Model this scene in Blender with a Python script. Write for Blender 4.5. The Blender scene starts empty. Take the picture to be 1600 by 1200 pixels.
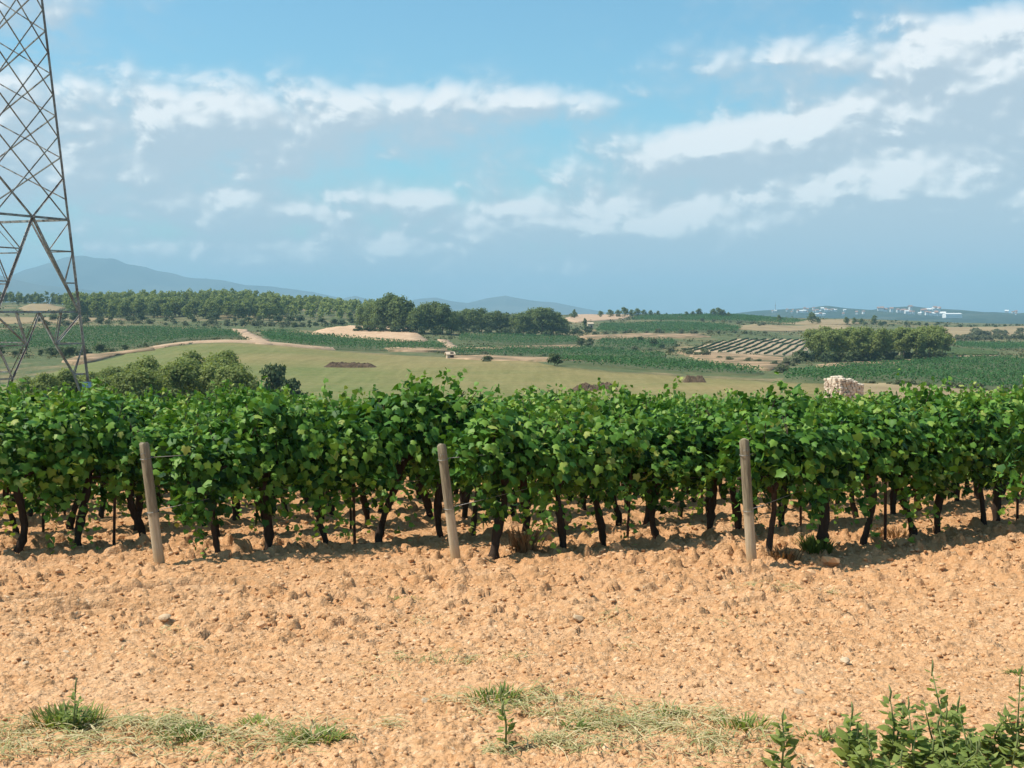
import bpy, bmesh, math, random
import numpy as np
from mathutils import Vector, Matrix, Euler

# ------------------------------------------------------------------ camera, sky, sun, exposure
scene = bpy.context.scene
COL = scene.collection
EYE = 1.8
FPX = 2000.0                      # focal length in photo pixels (1600 wide)
PITCH = math.atan(112.0 / FPX)    # horizon at photo row 488
cam_data = bpy.data.cameras.new('camera')
cam_data.sensor_width = 36.0
cam_data.lens = FPX / 1600.0 * 36.0
cam_data.clip_start = 0.1
cam_data.clip_end = 60000.0
cam = bpy.data.objects.new('camera', cam_data)
COL.objects.link(cam)
cam.location = (0, 0, EYE)
cam.rotation_euler = (math.pi / 2 - PITCH, 0, 0)
scene.camera = cam

SUN_EL = math.radians(57.0)
SUN_H = Vector((-0.99, -0.07)).normalized()          # horizontal direction towards the sun
SUN_AZ = math.atan2(SUN_H.x, SUN_H.y)                # clockwise from +Y
sun_vec = Vector((SUN_H.x * math.cos(SUN_EL), SUN_H.y * math.cos(SUN_EL), math.sin(SUN_EL)))
sd = bpy.data.lights.new('sun', 'SUN')
sd.energy = 5.0
sd.angle = math.radians(0.55)
sd.color = (1.0, 0.94, 0.84)
sun = bpy.data.objects.new('sun', sd)
COL.objects.link(sun)
sun.location = (-30, -10, 60)
sun.rotation_euler = sun_vec.to_track_quat('Z', 'Y').to_euler()

scene.view_settings.view_transform = 'Standard'
scene.view_settings.look = 'None'
scene.view_settings.exposure = 0.34
scene.view_settings.gamma = 1.0
scene.view_settings.use_curve_mapping = False
cy = scene.cycles
cy.max_bounces = 6
cy.diffuse_bounces = 3
cy.glossy_bounces = 2
cy.transmission_bounces = 3
cy.volume_bounces = 0
cy.transparent_max_bounces = 6
cy.use_denoising = True
cy.use_adaptive_sampling = True
cy.adaptive_threshold = 0.02


class NT:
    """tiny helper for building node trees"""
    def __init__(self, tree):
        self.t = tree
        self.n = tree.nodes
        self.l = tree.links

    def new(self, typ, **kw):
        nd = self.n.new(typ)
        for k, v in kw.items():
            setattr(nd, k, v)
        return nd

    def put(self, sock, v):
        if isinstance(v, bpy.types.NodeSocket):
            self.l.new(v, sock)
        else:
            sock.default_value = v

    def math(self, op, a, b=None, c=None, clamp=False):
        nd = self.n.new('ShaderNodeMath')
        nd.operation = op
        nd.use_clamp = clamp
        self.put(nd.inputs[0], a)
        if b is not None:
            self.put(nd.inputs[1], b)
        if c is not None:
            self.put(nd.inputs[2], c)
        return nd.outputs[0]

    def mix(self, f, a, b, mode='MIX'):
        nd = self.n.new('ShaderNodeMix')
        nd.data_type = 'RGBA'
        nd.blend_type = mode
        self.put(nd.inputs[0], f)
        self.put(nd.inputs[6], a)
        self.put(nd.inputs[7], b)
        return nd.outputs[2]

    def noise(self, vec, scale, detail=4, rough=0.55, dist=0.0, flat=False):
        nd = self.n.new('ShaderNodeTexNoise')
        if flat:
            nd.noise_dimensions = '2D'
        if vec is not None:
            self.l.new(vec, nd.inputs['Vector'])
        nd.inputs['Scale'].default_value = scale
        nd.inputs['Detail'].default_value = detail
        nd.inputs['Roughness'].default_value = rough
        nd.inputs['Distortion'].default_value = dist
        return nd.outputs['Fac']

    def maprange(self, v, a, b, c=0.0, d=1.0, smooth=False):
        nd = self.n.new('ShaderNodeMapRange')
        if smooth:
            nd.interpolation_type = 'SMOOTHSTEP'
        nd.clamp = True
        self.put(nd.inputs[0], v)
        for i, x in enumerate((a, b, c, d)):
            self.put(nd.inputs[i + 1], x)
        return nd.outputs[0]

    def ramp(self, f, stops):
        nd = self.n.new('ShaderNodeValToRGB')
        self.put(nd.inputs[0], f)
        e = nd.color_ramp.elements
        while len(e) < len(stops):
            e.new(0.5)
        for el, (p, c) in zip(e, stops):
            el.position = p
            el.color = (c[0], c[1], c[2], 1)
        return nd.outputs[0]

    def combine(self, x, y, z):
        nd = self.n.new('ShaderNodeCombineXYZ')
        for i, v in enumerate((x, y, z)):
            self.put(nd.inputs[i], v)
        return nd.outputs[0]


def build_world():
    w = bpy.data.worlds.new('World')
    scene.world = w
    w.use_nodes = True
    w.node_tree.nodes.clear()
    # cloud density as a node group of (azimuth, elevation) in milliradian-like units
    g = bpy.data.node_groups.new('cloud_density', 'ShaderNodeTree')
    g.interface.new_socket('P', in_out='INPUT', socket_type='NodeSocketVector')
    g.interface.new_socket('D', in_out='OUTPUT', socket_type='NodeSocketFloat')
    k = NT(g)
    gi = k.new('NodeGroupInput')
    go = k.new('NodeGroupOutput')
    sep = k.new('ShaderNodeSeparateXYZ')
    k.l.new(gi.outputs[0], sep.inputs[0])
    U, V = sep.outputs[0], sep.outputs[1]
    # banks: centre u, v, half sizes, amount (units: milli-radians * 2, as rows of sky above the horizon)
    banks = [(-380, 292, 260, 52, .78), (-500, 300, 120, 40, .30), (-60, 318, 190, 34, .44), (-540, 205, 330, 60, .56),
             (-165, 172, 70, 20, .44), (-430, 152, 80, 24, .42), (-300, 150, 60, 20, .30), (40, 150, 100, 26, .30),
             (-760, 290, 150, 110, .50), (-730, 465, 190, 50, .46), (560, 215, 390, 74, .80), (245, 236, 120, 36, .50),
             (90, 196, 60, 22, .38), (335, 262, 90, 34, .46), (430, 284, 80, 30, .42), (580, 292, 150, 54, .46), (690, 345, 110, 52, .60),
             (800, 300, 150, 70, .60), (450, 122, 540, 56, .62), (560, 182, 160, 36, .46), (470, 384, 250, 44, .50), (720, 410, 180, 50, .36),
             (500, 482, 190, 22, .48), (80, 322, 100, 28, .30), (520, 150, 260, 30, .36), (170, 128, 110, 22, .34), (-380, 95, 260, 26, .30), (0, 70, 1100, 78, .56), (1150, 250, 380, 90, .60), (-1300, 240, 380, 90, .55)]
    tot = None
    for (cx, cyy, sx, sy, a) in banks:
        du = k.math('MULTIPLY', k.math('SUBTRACT', U, cx), 1.0 / sx)
        dv = k.math('MULTIPLY', k.math('SUBTRACT', V, cyy), 1.0 / sy)
        r2 = k.math('ADD', k.math('MULTIPLY', du, du), k.math('MULTIPLY', dv, dv))
        e = k.math('MULTIPLY', k.math('POWER', 2.718, k.math('MULTIPLY', r2, -0.8)), a)
        tot = e if tot is None else k.math('ADD', tot, e)
    # elsewhere in the sky: the same broken cloud, from wide noise
    wide = k.noise(k.combine(k.math('MULTIPLY', U, .0011), k.math('MULTIPLY', V, .0028), 3.7), 1.0, 3, .5)
    aw = k.maprange(k.math('ABSOLUTE', U), 850, 1300, 0, 1)
    ah = k.maprange(V, 520, 900, 0, 1)
    away = k.math('MAXIMUM', aw, ah)
    tot = k.math('ADD', tot, k.math('MULTIPLY', away, k.maprange(wide, .42, .75, 0, .55)))
    v1 = k.combine(k.math('MULTIPLY', U, .0080), k.math('MULTIPLY', V, .0125), 0.0)
    n1 = k.noise(v1, 1.0, 7, .60, .25, True)
    v2 = k.combine(k.math('MULTIPLY', U, .0030), k.math('MULTIPLY', V, .0085), 9.2)
    n2 = k.noise(v2, 1.0, 3, .5, .2, True)
    nn = k.math('ADD', k.math('MULTIPLY', k.math('SUBTRACT', n1, .5), .80), k.math('MULTIPLY', k.math('SUBTRACT', n2, .5), .50))
    def billow(su, sv, z):
        vo = k.new('ShaderNodeTexVoronoi')
        vo.voronoi_dimensions = '2D'
        vo.feature = 'SMOOTH_F1'
        vo.inputs['Smoothness'].default_value = .45
        vo.inputs['Scale'].default_value = 1.0
        wob = k.math('MULTIPLY', k.math('SUBTRACT', n1, .5), 1.5)
        k.l.new(k.combine(k.math('ADD', k.math('MULTIPLY', U, su), k.math('ADD', wob, z)), k.math('ADD', k.math('MULTIPLY', V, sv), wob), 0.0), vo.inputs['Vector'])
        return k.math('SUBTRACT', .42, vo.outputs['Distance'])
    nn = k.math('ADD', nn, k.math('ADD', k.math('MULTIPLY', billow(.012, .020, 1.3), .42), k.math('MULTIPLY', billow(.040, .055, 5.1), .15)))
    d = k.math('ADD', tot, k.math('MULTIPLY', nn, k.maprange(tot, 0.0, .35, .35, 1.0)))
    k.l.new(d, go.inputs[0])

    k = NT(w.node_tree)
    tc = k.new('ShaderNodeTexCoord')
    sep = k.new('ShaderNodeSeparateXYZ')
    k.l.new(tc.outputs['Generated'], sep.inputs[0])
    U = k.math('MULTIPLY', k.math('ARCTAN2', sep.outputs[0], sep.outputs[1]), 2000.0)
    V = k.math('MULTIPLY', k.math('ARCSINE', sep.outputs[2]), 2000.0)

    def dens(du, dv):
        nd = k.new('ShaderNodeGroup')
        nd.node_tree = g
        k.l.new(k.combine(k.math('ADD', U, du), k.math('ADD', V, dv), 0.0), nd.inputs[0])
        return nd.outputs[0]
    d0 = dens(0, 0)
    d1 = dens(-9, 13)
    d2 = dens(-12, 36)
    sky = k.new('ShaderNodeTexSky')
    sky.sky_type = 'NISHITA'
    sky.sun_disc = False
    sky.sun_elevation = SUN_EL
    sky.sun_rotation = SUN_AZ
    sky.altitude = 200
    sky.air_density = 1.0
    sky.dust_density = 1.3
    sky.ozone_density = 1.6
    base = k.mix(1.0, sky.outputs[0], (0.97, 1.50, 1.48, 1), 'MULTIPLY')
    alpha = k.maprange(d0, .06, .86, 0, 1, True)
    lit = k.math('ADD', k.math('MULTIPLY', k.math('SUBTRACT', d0, d1), 2.0), k.math('MULTIPLY', k.math('SUBTRACT', d0, d2), .85))
    lit = k.maprange(lit, -.20, .85, 0, 1, True)
    ccol = k.ramp(lit, [(0.0, (5.2, 5.95, 6.6)), (0.38, (6.1, 6.7, 7.2)), (0.72, (7.8, 8.2, 8.4)), (1.0, (9.9, 9.9, 9.8))])
    final = k.mix(k.math('MULTIPLY', alpha, .90), base, ccol)
    bg = k.new('ShaderNodeBackground')
    k.l.new(final, bg.inputs[0])
    bg.inputs[1].default_value = 0.086
    out = k.new('ShaderNodeOutputWorld')
    k.l.new(bg.outputs[0], out.inputs[0])
    w.cycles.sampling_method = 'MANUAL'
    w.cycles.sample_map_resolution = 512


build_world()

# ------------------------------------------------------------------ helpers
RND = random.Random(11)
NPR = np.random.default_rng(5)
ORD = ('first second third fourth fifth sixth seventh eighth ninth tenth eleventh twelfth thirteenth fourteenth fifteenth '
       'sixteenth seventeenth eighteenth nineteenth twentieth twenty-first twenty-second twenty-third twenty-fourth '
       'twenty-fifth twenty-sixth twenty-seventh twenty-eighth twenty-ninth thirtieth').split()


def tag(o, label=None, cat=None, group=None, kind=None):
    if label:
        o['label'] = label
    if cat:
        o['category'] = cat
    if group:
        o['group'] = group
    if kind:
        o['kind'] = kind
    return o


def link(name, me, mat=None, parent=None):
    o = bpy.data.objects.new(name, me)
    COL.objects.link(o)
    if mat is not None and me is not None and not me.materials:
        me.materials.append(mat)
    if parent is not None:
        o.parent = parent
    return o


def empty(name, loc, rz=0.0, sc=1.0):
    o = bpy.data.objects.new(name, None)
    o.empty_display_size = 0.2
    COL.objects.link(o)
    o.location = loc
    o.rotation_euler = (0, 0, rz)
    o.scale = (sc, sc, sc)
    return o


def mesh_np(name, verts, faces, smooth=False, attrs=None):
    """verts (N,3); faces (M,k) array of one size"""
    verts = np.ascontiguousarray(verts, dtype=np.float32)
    faces = np.ascontiguousarray(faces, dtype=np.int32)
    me = bpy.data.meshes.new(name)
    n, (m, kk) = len(verts), faces.shape
    me.vertices.add(n)
    me.vertices.foreach_set('co', verts.ravel())
    me.loops.add(m * kk)
    me.loops.foreach_set('vertex_index', faces.ravel())
    me.polygons.add(m)
    me.polygons.foreach_set('loop_start', np.arange(0, m * kk, kk, dtype=np.int32))
    me.polygons.foreach_set('loop_total', np.full(m, kk, dtype=np.int32))
    if smooth:
        me.polygons.foreach_set('use_smooth', np.ones(m, dtype=bool))
    if attrs:
        for an, av in attrs.items():
            a = me.attributes.new(an, 'FLOAT', 'POINT')
            a.data.foreach_set('value', np.ascontiguousarray(av, dtype=np.float32))
    me.update(calc_edges=True)
    return me


def hash2(ix, iy, s):
    h = (ix.astype(np.int64) * 374761393 + iy.astype(np.int64) * 668265263 + s * 1274126177) & 0x7fffffff
    h = ((h ^ (h >> 13)) * 1274126177) & 0x7fffffff
    h = h ^ (h >> 16)
    return (h & 0xffffff) / float(0xffffff)


def vnoise(x, y, s=0):
    ix, iy = np.floor(x), np.floor(y)
    fx, fy = x - ix, y - iy
    fx = fx * fx * (3 - 2 * fx)
    fy = fy * fy * (3 - 2 * fy)
    a = hash2(ix, iy, s)
    b = hash2(ix + 1, iy, s)
    c = hash2(ix, iy + 1, s)
    d = hash2(ix + 1, iy + 1, s)
    return (a * (1 - fx) + b * fx) * (1 - fy) + (c * (1 - fx) + d * fx) * fy


def fbm(x, y, s=0, o=4):
    t, a, n = 0, .5, 0
    for i in range(o):
        t = t + a * vnoise(x * 2 ** i, y * 2 ** i, s + i * 17)
        n += a
        a *= .5
    return t / n


def worley(x, y, s=0):
    """distance to nearest cell point and that cell's random value"""
    ix, iy = np.floor(x), np.floor(y)
    best = np.full(x.shape, 9.0)
    val = np.zeros(x.shape)
    for dx in (-1, 0, 1):
        for dy in (-1, 0, 1):
            cx, cyy = ix + dx, iy + dy
            px = cx + hash2(cx, cyy, s)
            py = cyy + hash2(cx, cyy, s + 5)
            d = (px - x) ** 2 + (py - y) ** 2
            m = d < best
            best = np.where(m, d, best)
            val = np.where(m, hash2(cx, cyy, s + 9), val)
    return np.sqrt(best), val


# ------------------------------------------------------------------ terrain heights
def ray(px, py):
    """x/y and z/y of the line of sight through a photo pixel"""
    p, q = (px - 800.0) / FPX, (600.0 - py) / FPX
    yy = math.cos(PITCH) + q * math.sin(PITCH)
    return p / yy, (-math.sin(PITCH) + q * math.cos(PITCH)) / yy


TC = np.array([-500, 0, 150, 350, 600, 870, 1100, 1290, 1600, 2100], float)
TD = np.array([62, 90, 125, 165, 205, 260, 350, 430, 520, 650, 800, 950, 1100, 1500, 2500, 5000, 16000], float)
TP = np.array([
    [688] * 10, [683] * 10, [668] * 10,
    [645, 645, 642, 640, 640, 638, 636, 632, 630, 630],
    [625, 625, 622, 613, 615, 616, 606, 604, 612, 612],
    [600, 598, 590, 578, 578, 573, 582, 586, 592, 592],
    [558, 556, 554, 536, 553, 563, 566, 569, 566, 566],
    [535, 535, 530, 528, 535, 550, 553, 560, 555, 555],
    [518, 517, 514, 516, 519, 535, 535, 545, 546, 546],
    [500, 498, 497, 499, 507, 520, 518, 530, 533, 533],
    [486, 484, 480, 476, 489, 506, 505, 514, 521, 521],
    [474, 472, 477, 473, 485, 496, 495, 503, 512, 512],
    [482, 480, 484, 478, 487, 492, 491, 498, 509, 509],
    [490, 490, 490, 490, 490, 495, 494, 499, 506, 506],
    [494] * 6 + [496, 502, 507, 507],
    [493] * 6 + [496, 504, 508, 508], [490] * 10], float)
TS = -np.vectorize(lambda p: ray(800, p)[1])(TP)       # fall per metre of distance
TLD = np.log(TD)


def cubic(p0, p1, p2, p3, t):
    m1, m2 = (p2 - p0) * .5, (p3 - p1) * .5
    t2, t3 = t * t, t * t * t
    return (2 * t3 - 3 * t2 + 1) * p1 + (t3 - 2 * t2 + t) * m1 + (-2 * t3 + 3 * t2) * p2 + (t3 - t2) * m2


def H(x, y):
    """ground height, metres (arrays or scalars)"""
    x = np.asarray(x, float)
    y = np.asarray(y, float)
    near = -0.07 * np.maximum(y, -20.0)
    lift = np.clip((x - 2.6) / 4.0, 0, 1.25)
    near = near + 0.10 * lift * lift * np.clip((y - 6) / 8.0, 0, 1) * np.clip((34 - y) / 12, 0, 1)
    yy = np.maximum(y, 30.0)
    u = np.clip(x / yy * FPX + 800, TC[0], TC[-1] - 1e-3)
    ld = np.clip(np.log(yy), TLD[0], TLD[-1] - 1e-6)
    i = np.clip(np.searchsorted(TLD, ld, side='right') - 1, 0, len(TD) - 2)
    j = np.clip(np.searchsorted(TC, u, side='right') - 1, 0, len(TC) - 2)
    fi = (ld - TLD[i]) / (TLD[i + 1] - TLD[i])
    fj = (u - TC[j]) / (TC[j + 1] - TC[j])
    fj = fj * fj * (3 - 2 * fj)
    im, ip = np.maximum(i - 1, 0), np.minimum(i + 2, len(TD) - 1)

    def rowv(a):
        return TS[a, j] * (1 - fj) + TS[a, j + 1] * fj
    s = cubic(rowv(im), rowv(i), rowv(i + 1), rowv(ip), fi)
    far = EYE - s * yy
    far = far + (fbm(x / 35., y / 35., 3, 3) - .5) * np.clip((yy - 110) / 150, 0, 1) * 1.3
    w = np.clip((y - 56.0) / 22.0, 0, 1)
    w = w * w * (3 - 2 * w)
    return near * (1 - w) + far * w


def hz(x, y):
    return float(H(x, y))


AT_D = np.exp(np.arange(math.log(4.0), math.log(9000), .006))


def at(px, py):
    """where the sight line through a photo pixel first meets the ground"""
    u, s = ray(px, py)
    dd = AT_D
    for _ in range(2):
        hit = np.nonzero(EYE + s * dd < H(u * dd, dd))[0]
        if len(hit) == 0:
            d = dd[-1]
            break
        i = max(int(hit[0]), 1)
        d = dd[i]
        dd = np.linspace(dd[i - 1], dd[i], 60)
    return Vector((u * d, float(d), hz(u * d, d)))


def spot(px, d):
    u = (px - 800.0) / FPX
    return Vector((u * d, d, hz(u * d, d)))


# ------------------------------------------------------------------ materials
def material(name):
    m = bpy.data.materials.new(name)
    m.use_nodes = True
    m.node_tree.nodes.clear()
    return m, NT(m.node_tree)


def finish(k, shader, disp=None):
    o = k.new('ShaderNodeOutputMaterial')
    k.l.new(shader, o.inputs['Surface'])


def bsdf(k, col, rough=0.9, spec=0.25, metal=0.0, normal=None):
    b = k.new('ShaderNodeBsdfPrincipled')
    k.put(b.inputs['Base Color'], col)
    k.put(b.inputs['Roughness'], rough)
    b.inputs['Specular IOR Level'].default_value = spec
    b.inputs['Metallic'].default_value = metal
    if normal is not None:
        k.l.new(normal, b.inputs['Normal'])
    return b.outputs[0]


def bump(k, h, strength, dist):
    b = k.new('ShaderNodeBump')
    b.inputs['Strength'].default_value = strength
    b.inputs['Distance'].default_value = dist
    k.l.new(h, b.inputs['Height'])
    return b.outputs[0]


def pos(k):
    return k.new('ShaderNodeNewGeometry').outputs['Position']


def m_soil():
    m, k = material('tilled_soil')
    p = pos(k)
    a = k.noise(p, .55, 4, .6)
    b = k.noise(p, 9.0, 5, .65)
    c = k.noise(p, 60.0, 3, .6)

    def chips(scale, warp):
        vo = k.new('ShaderNodeTexVoronoi')
        vo.inputs['Scale'].default_value = scale
        vo.inputs['Randomness'].default_value = 1.0
        wv = k.new('ShaderNodeVectorMath')
        wv.operation = 'MULTIPLY_ADD'
        k.l.new(k.combine(b, c, b), wv.inputs[0])
        wv.inputs[1].default_value = (warp, warp, warp)
        k.l.new(p, wv.inputs[2])
        k.l.new(wv.outputs[0], vo.inputs['Vector'])
        sp = k.new('ShaderNodeSeparateColor')
        k.l.new(vo.outputs['Color'], sp.inputs[0])
        return vo.outputs['Distance'], sp.outputs[0]
    d1, v1 = chips(20, .05)
    d2, v2 = chips(48, .03)
    col = k.ramp(b, [(.25, (.39, .195, .085)), (.5, (.55, .305, .150)), (.78, (.64, .395, .22))])
    col = k.mix(k.maprange(a, .35, .7, 0, .55), col, (.58, .33, .165, 1))
    col = k.mix(k.maprange(v2, .55, 1, 0, .5), col, (.67, .44, .26, 1))
    col = k.mix(k.maprange(v1, .0, .35, .45, 0), col, (.34, .165, .065, 1))
    col = k.mix(k.maprange(k.math('MULTIPLY', v1, v2), .72, .9, 0, .6), col, (.72, .55, .36, 1))
    # fresher, redder earth where the plough has turned it under the vines; paler dust on the headland
    sep = k.new('ShaderNodeSeparateXYZ')
    k.l.new(p, sep.inputs[0])
    turned = k.maprange(k.math('ADD', sep.outputs[1], k.math('MULTIPLY', k.math('SUBTRACT', a, .5), 7.0)), 9.5, 13.5, 0, .34)
    col = k.mix(turned, col, (.46, .215, .085, 1))
    big = k.noise(p, 1.4, 3, .6)
    col = k.mix(k.maprange(big, .52, .72, 0, .40), col, (.64, .405, .235, 1))
    col = k.mix(k.maprange(big, .30, .46, .35, 0), col, (.42, .21, .09, 1))
    h = k.math('ADD', k.math('MULTIPLY', k.math('SUBTRACT', v1, d1), 1.0), k.math('MULTIPLY', k.math('SUBTRACT', v2, d2), .55))
    h = k.math('ADD', h, k.math('MULTIPLY', c, .5))
    finish(k, bsdf(k, col, .95, .08, 0, bump(k, h, .75, .018)))
    return m


def m_clod():
    m, k = material('clod_earth')
    info = k.new('ShaderNodeObjectInfo')
    at_ = k.new('ShaderNodeAttribute')
    at_.attribute_name = 'tint'
    p = pos(k)
    b = k.noise(p, 35.0, 4, .6)
    t = k.math('ADD', k.math('MULTIPLY', at_.outputs['Fac'], .6), k.math('MULTIPLY', b, .5))
    col = k.ramp(t, [(.2, (.40, .20, .085)), (.5, (.55, .305, .15)), (.85, (.64, .40, .225)), (1.0, (.69, .49, .32))])
    finish(k, bsdf(k, col, .95, .1, 0, bump(k, b, .4, .01)))
    return m


def m_stone(name, c1, c2):
    m, k = material(name)
    t = k.new('ShaderNodeTexCoord').outputs['Object']
    info = k.new('ShaderNodeObjectInfo').outputs['Random']
    b = k.noise(t, 9.0, 5, .6)
    col = k.mix(k.math('ADD', k.math('MULTIPLY', b, .6), k.math('MULTIPLY', info, .5), clamp=True), c1 + (1,), c2 + (1,))
    finish(k, bsdf(k, col, .9, .2, 0, bump(k, b, .5, .02)))
    return m


def m_leaf(name, stops, trans=.35, rough=.5, spec=.3, sat=1.0):
    """leaf: per-leaf tint attribute plus per-object variation, light shows through"""
    m, k = material(name)
    a = k.new('ShaderNodeAttribute')
    a.attribute_name = 'tint'
    r = k.new('ShaderNodeObjectInfo').outputs['Random']
    t = k.math('ADD', a.outputs['Fac'], k.math('MULTIPLY', k.math('SUBTRACT', r, .5), .18), clamp=True)
    col = k.ramp(t, stops)
    s = bsdf(k, col, rough, spec)
    tr = k.new('ShaderNodeBsdfTranslucent')
    k.l.new(k.mix(1.0, col, (1.25, 1.25, .6, 1), 'MULTIPLY'), tr.inputs[0])
    mx = k.new('ShaderNodeMixShader')
    mx.inputs[0].default_value = trans
    k.l.new(s, mx.inputs[1])
    k.l.new(tr.outputs[0], mx.inputs[2])
    finish(k, mx.outputs[0])
    return m


def m_noisy(name, stops, scale, detail=5, rough=.9, spec=.2, bstr=.0, bdist=.05, stretch=None, metal=0):
    m, k = material(name)
    p = pos(k)
    if stretch:
        mp = k.new('ShaderNodeMapping')
        mp.inputs['Scale'].default_value = stretch
        k.l.new(p, mp.inputs[0])
        p = mp.outputs[0]
    n = k.noise(p, scale, detail, .62, .3)
    col = k.ramp(n, stops)
    nm = bump(k, n, bstr, bdist) if bstr else None
    finish(k, bsdf(k, col, rough, spec, metal, nm))
    return m


def m_meadow():
    m, k = material('meadow_grass')
    p = pos(k)
    a = k.noise(p, .014, 4, .55, .6)
    b = k.noise(p, .25, 5, .6)
    mp = k.new('ShaderNodeMapping')
    mp.inputs['Rotation'].default_value = (0, 0, math.radians(-55))
    mp.inputs['Scale'].default_value = (.55, .035, 1)
    k.l.new(p, mp.inputs[0])
    c = k.noise(mp.outputs[0], 1.0, 4, .6)
    sep = k.new('ShaderNodeSeparateXYZ')
    k.l.new(p, sep.inputs[0])
    # the stubble dries out towards the upper, eastern side of the field
    dry = k.math('ADD', k.math('MULTIPLY', sep.outputs[0], .0055), k.math('MULTIPLY', k.math('SUBTRACT', a, .5), 1.7))
    dry = k.maprange(k.math('ADD', dry, k.math('MULTIPLY', k.math('SUBTRACT', sep.outputs[1], 260), .003)), -.42, .34, 0, 1)
    green = k.ramp(c, [(.3, (.112, .132, .042)), (.7, (.155, .168, .060))])
    tan = k.ramp(c, [(.3, (.215, .155, .068)), (.7, (.285, .21, .098))])
    col = k.mix(dry, green, tan)
    col = k.mix(k.maprange(b, .52, .72, 0, .45), col, (.115, .125, .045, 1))
    fine = k.noise(p, 1.1, 4, .7)
    col = k.mix(k.maprange(fine, .52, .75, 0, .45), col, (.33, .29, .14, 1))
    col = k.mix(k.maprange(fine, .28, .46, .45, 0), col, (.085, .105, .038, 1))
    mp2 = k.new('ShaderNodeMapping')
    mp2.inputs['Rotation'].default_value = (0, 0, math.radians(28))
    mp2.inputs['Scale'].default_value = (.012, .30, 1)
    k.l.new(p, mp2.inputs[0])
    lane = k.noise(mp2.outputs[0], 1.0, 3, .6)
    col = k.mix(k.maprange(lane, .50, .66, 0, .38), col, (.245, .19, .085, 1))
    finish(k, bsdf(k, col, .95, .05, 0, bump(k, b, .5, .3)))
    return m


def m_terrain():
    m, k = material('scrub_land')
    p = pos(k)
    a = k.noise(p, .012, 5, .6, .5)
    b = k.noise(p, .09, 5, .65)
    c = k.noise(p, .6, 4, .6)
    green = k.ramp(c, [(.3, (.062, .082, .036)), (.7, (.125, .142, .066))])
    tan = k.ramp(c, [(.3, (.19, .145, .075)), (.7, (.30, .215, .12))])
    f = k.math('ADD', k.math('MULTIPLY', a, .55), k.math('MULTIPLY', b, .6))
    col = k.mix(k.maprange(f, .555, .70, 0, 1), green, tan)
    finish(k, bsdf(k, col, .95, .05, 0, bump(k, k.math('ADD', b, c), .6, .8)))
    return m


def m_post():
    m, k = material('weathered_post_wood')
    t = k.new('ShaderNodeTexCoord').outputs['Object']
    mp = k.new('ShaderNodeMapping')
    mp.inputs['Scale'].default_value = (26, 26, 2.2)
    k.l.new(t, mp.inputs[0])
    g = k.noise(mp.outputs[0], 1.6, 5, .65, .4)
    b = k.noise(t, 6, 4, .6)
    sep = k.new('ShaderNodeSeparateXYZ')
    k.l.new(t, sep.inputs[0])
    up = k.ramp(g, [(.3, (.12, .095, .06)), (.7, (.35, .285, .19))])
    lo = k.ramp(g, [(.25, (.34, .25, .15)), (.7, (.56, .45, .31))])
    f = k.maprange(k.math('ADD', sep.outputs[2], k.math('MULTIPLY', k.math('SUBTRACT', b, .5), .12)), .56, .66, 0, 1)
    col = k.mix(f, lo, up)
    foot = k.maprange(sep.outputs[2], .05, .25, .7, 0)
    col = k.mix(foot, col, (.46, .28, .13, 1))
    finish(k, bsdf(k, col, .85, .15, 0, bump(k, g, .6, .01)))
    return m


def m_bark(name, c1, c2):
    m, k = material(name)
    t = k.new('ShaderNodeTexCoord').outputs['Object']
    mp = k.new('ShaderNodeMapping')
    mp.inputs['Scale'].default_value = (30, 30, 5)
    k.l.new(t, mp.inputs[0])
    g = k.noise(mp.outputs[0], 1.5, 5, .7, .6)
    finish(k, bsdf(k, k.mix(g, c1 + (1,), c2 + (1,)), .95, .1, 0, bump(k, g, .9, .02)))
    return m


def m_steel():
    m, k = material('weathered_galvanised_steel')
    p = pos(k)
    a = k.noise(p, .8, 5, .65)
    b = k.noise(p, 7, 4, .6)
    col = k.ramp(k.math('ADD', k.math('MULTIPLY', a, .6), k.math('MULTIPLY', b, .4)),
                 [(.34, (.15, .09, .06)), (.45, (.20, .17, .15)), (.62, (.42, .41, .38))])
    finish(k, bsdf(k, col, .6, .4, .25))
    return m


def m_plain(name, col, rough=.9, spec=.2, metal=0):
    m, k = material(name)
    n = k.noise(k.new('ShaderNodeTexCoord').outputs['Object'], 6, 4, .6)
    c = k.mix(n, tuple(x * .8 for x in col) + (1,), tuple(min(1, x * 1.15) for x in col) + (1,))
    finish(k, bsdf(k, c, rough, spec, metal))
    return m


M = {}
M['soil'] = m_soil()
M['clod'] = m_clod()
M['pale_stone'] = m_stone('pale_field_stone', (.48, .32, .18), (.66, .50, .34))
M['ruin_stone'] = m_stone('ruin_stone', (.40, .31, .23), (.72, .61, .48))
M['mortar'] = m_plain('ruin_mortar', (.32, .22, .15))
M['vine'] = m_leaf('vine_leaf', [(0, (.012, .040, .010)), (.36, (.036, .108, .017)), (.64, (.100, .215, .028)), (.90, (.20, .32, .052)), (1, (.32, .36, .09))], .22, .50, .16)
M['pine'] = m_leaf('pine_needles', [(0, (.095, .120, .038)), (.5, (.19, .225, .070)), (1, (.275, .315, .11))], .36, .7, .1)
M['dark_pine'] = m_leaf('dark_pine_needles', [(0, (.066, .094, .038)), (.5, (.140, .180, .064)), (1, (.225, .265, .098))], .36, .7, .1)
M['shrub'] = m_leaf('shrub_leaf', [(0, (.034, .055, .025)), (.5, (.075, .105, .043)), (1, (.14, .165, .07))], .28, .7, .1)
M['olive'] = m_leaf('grey_scrub_leaf', [(0, (.08, .095, .05)), (.5, (.14, .155, .085)), (1, (.22, .22, .13))], .28, .7, .1)
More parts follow.
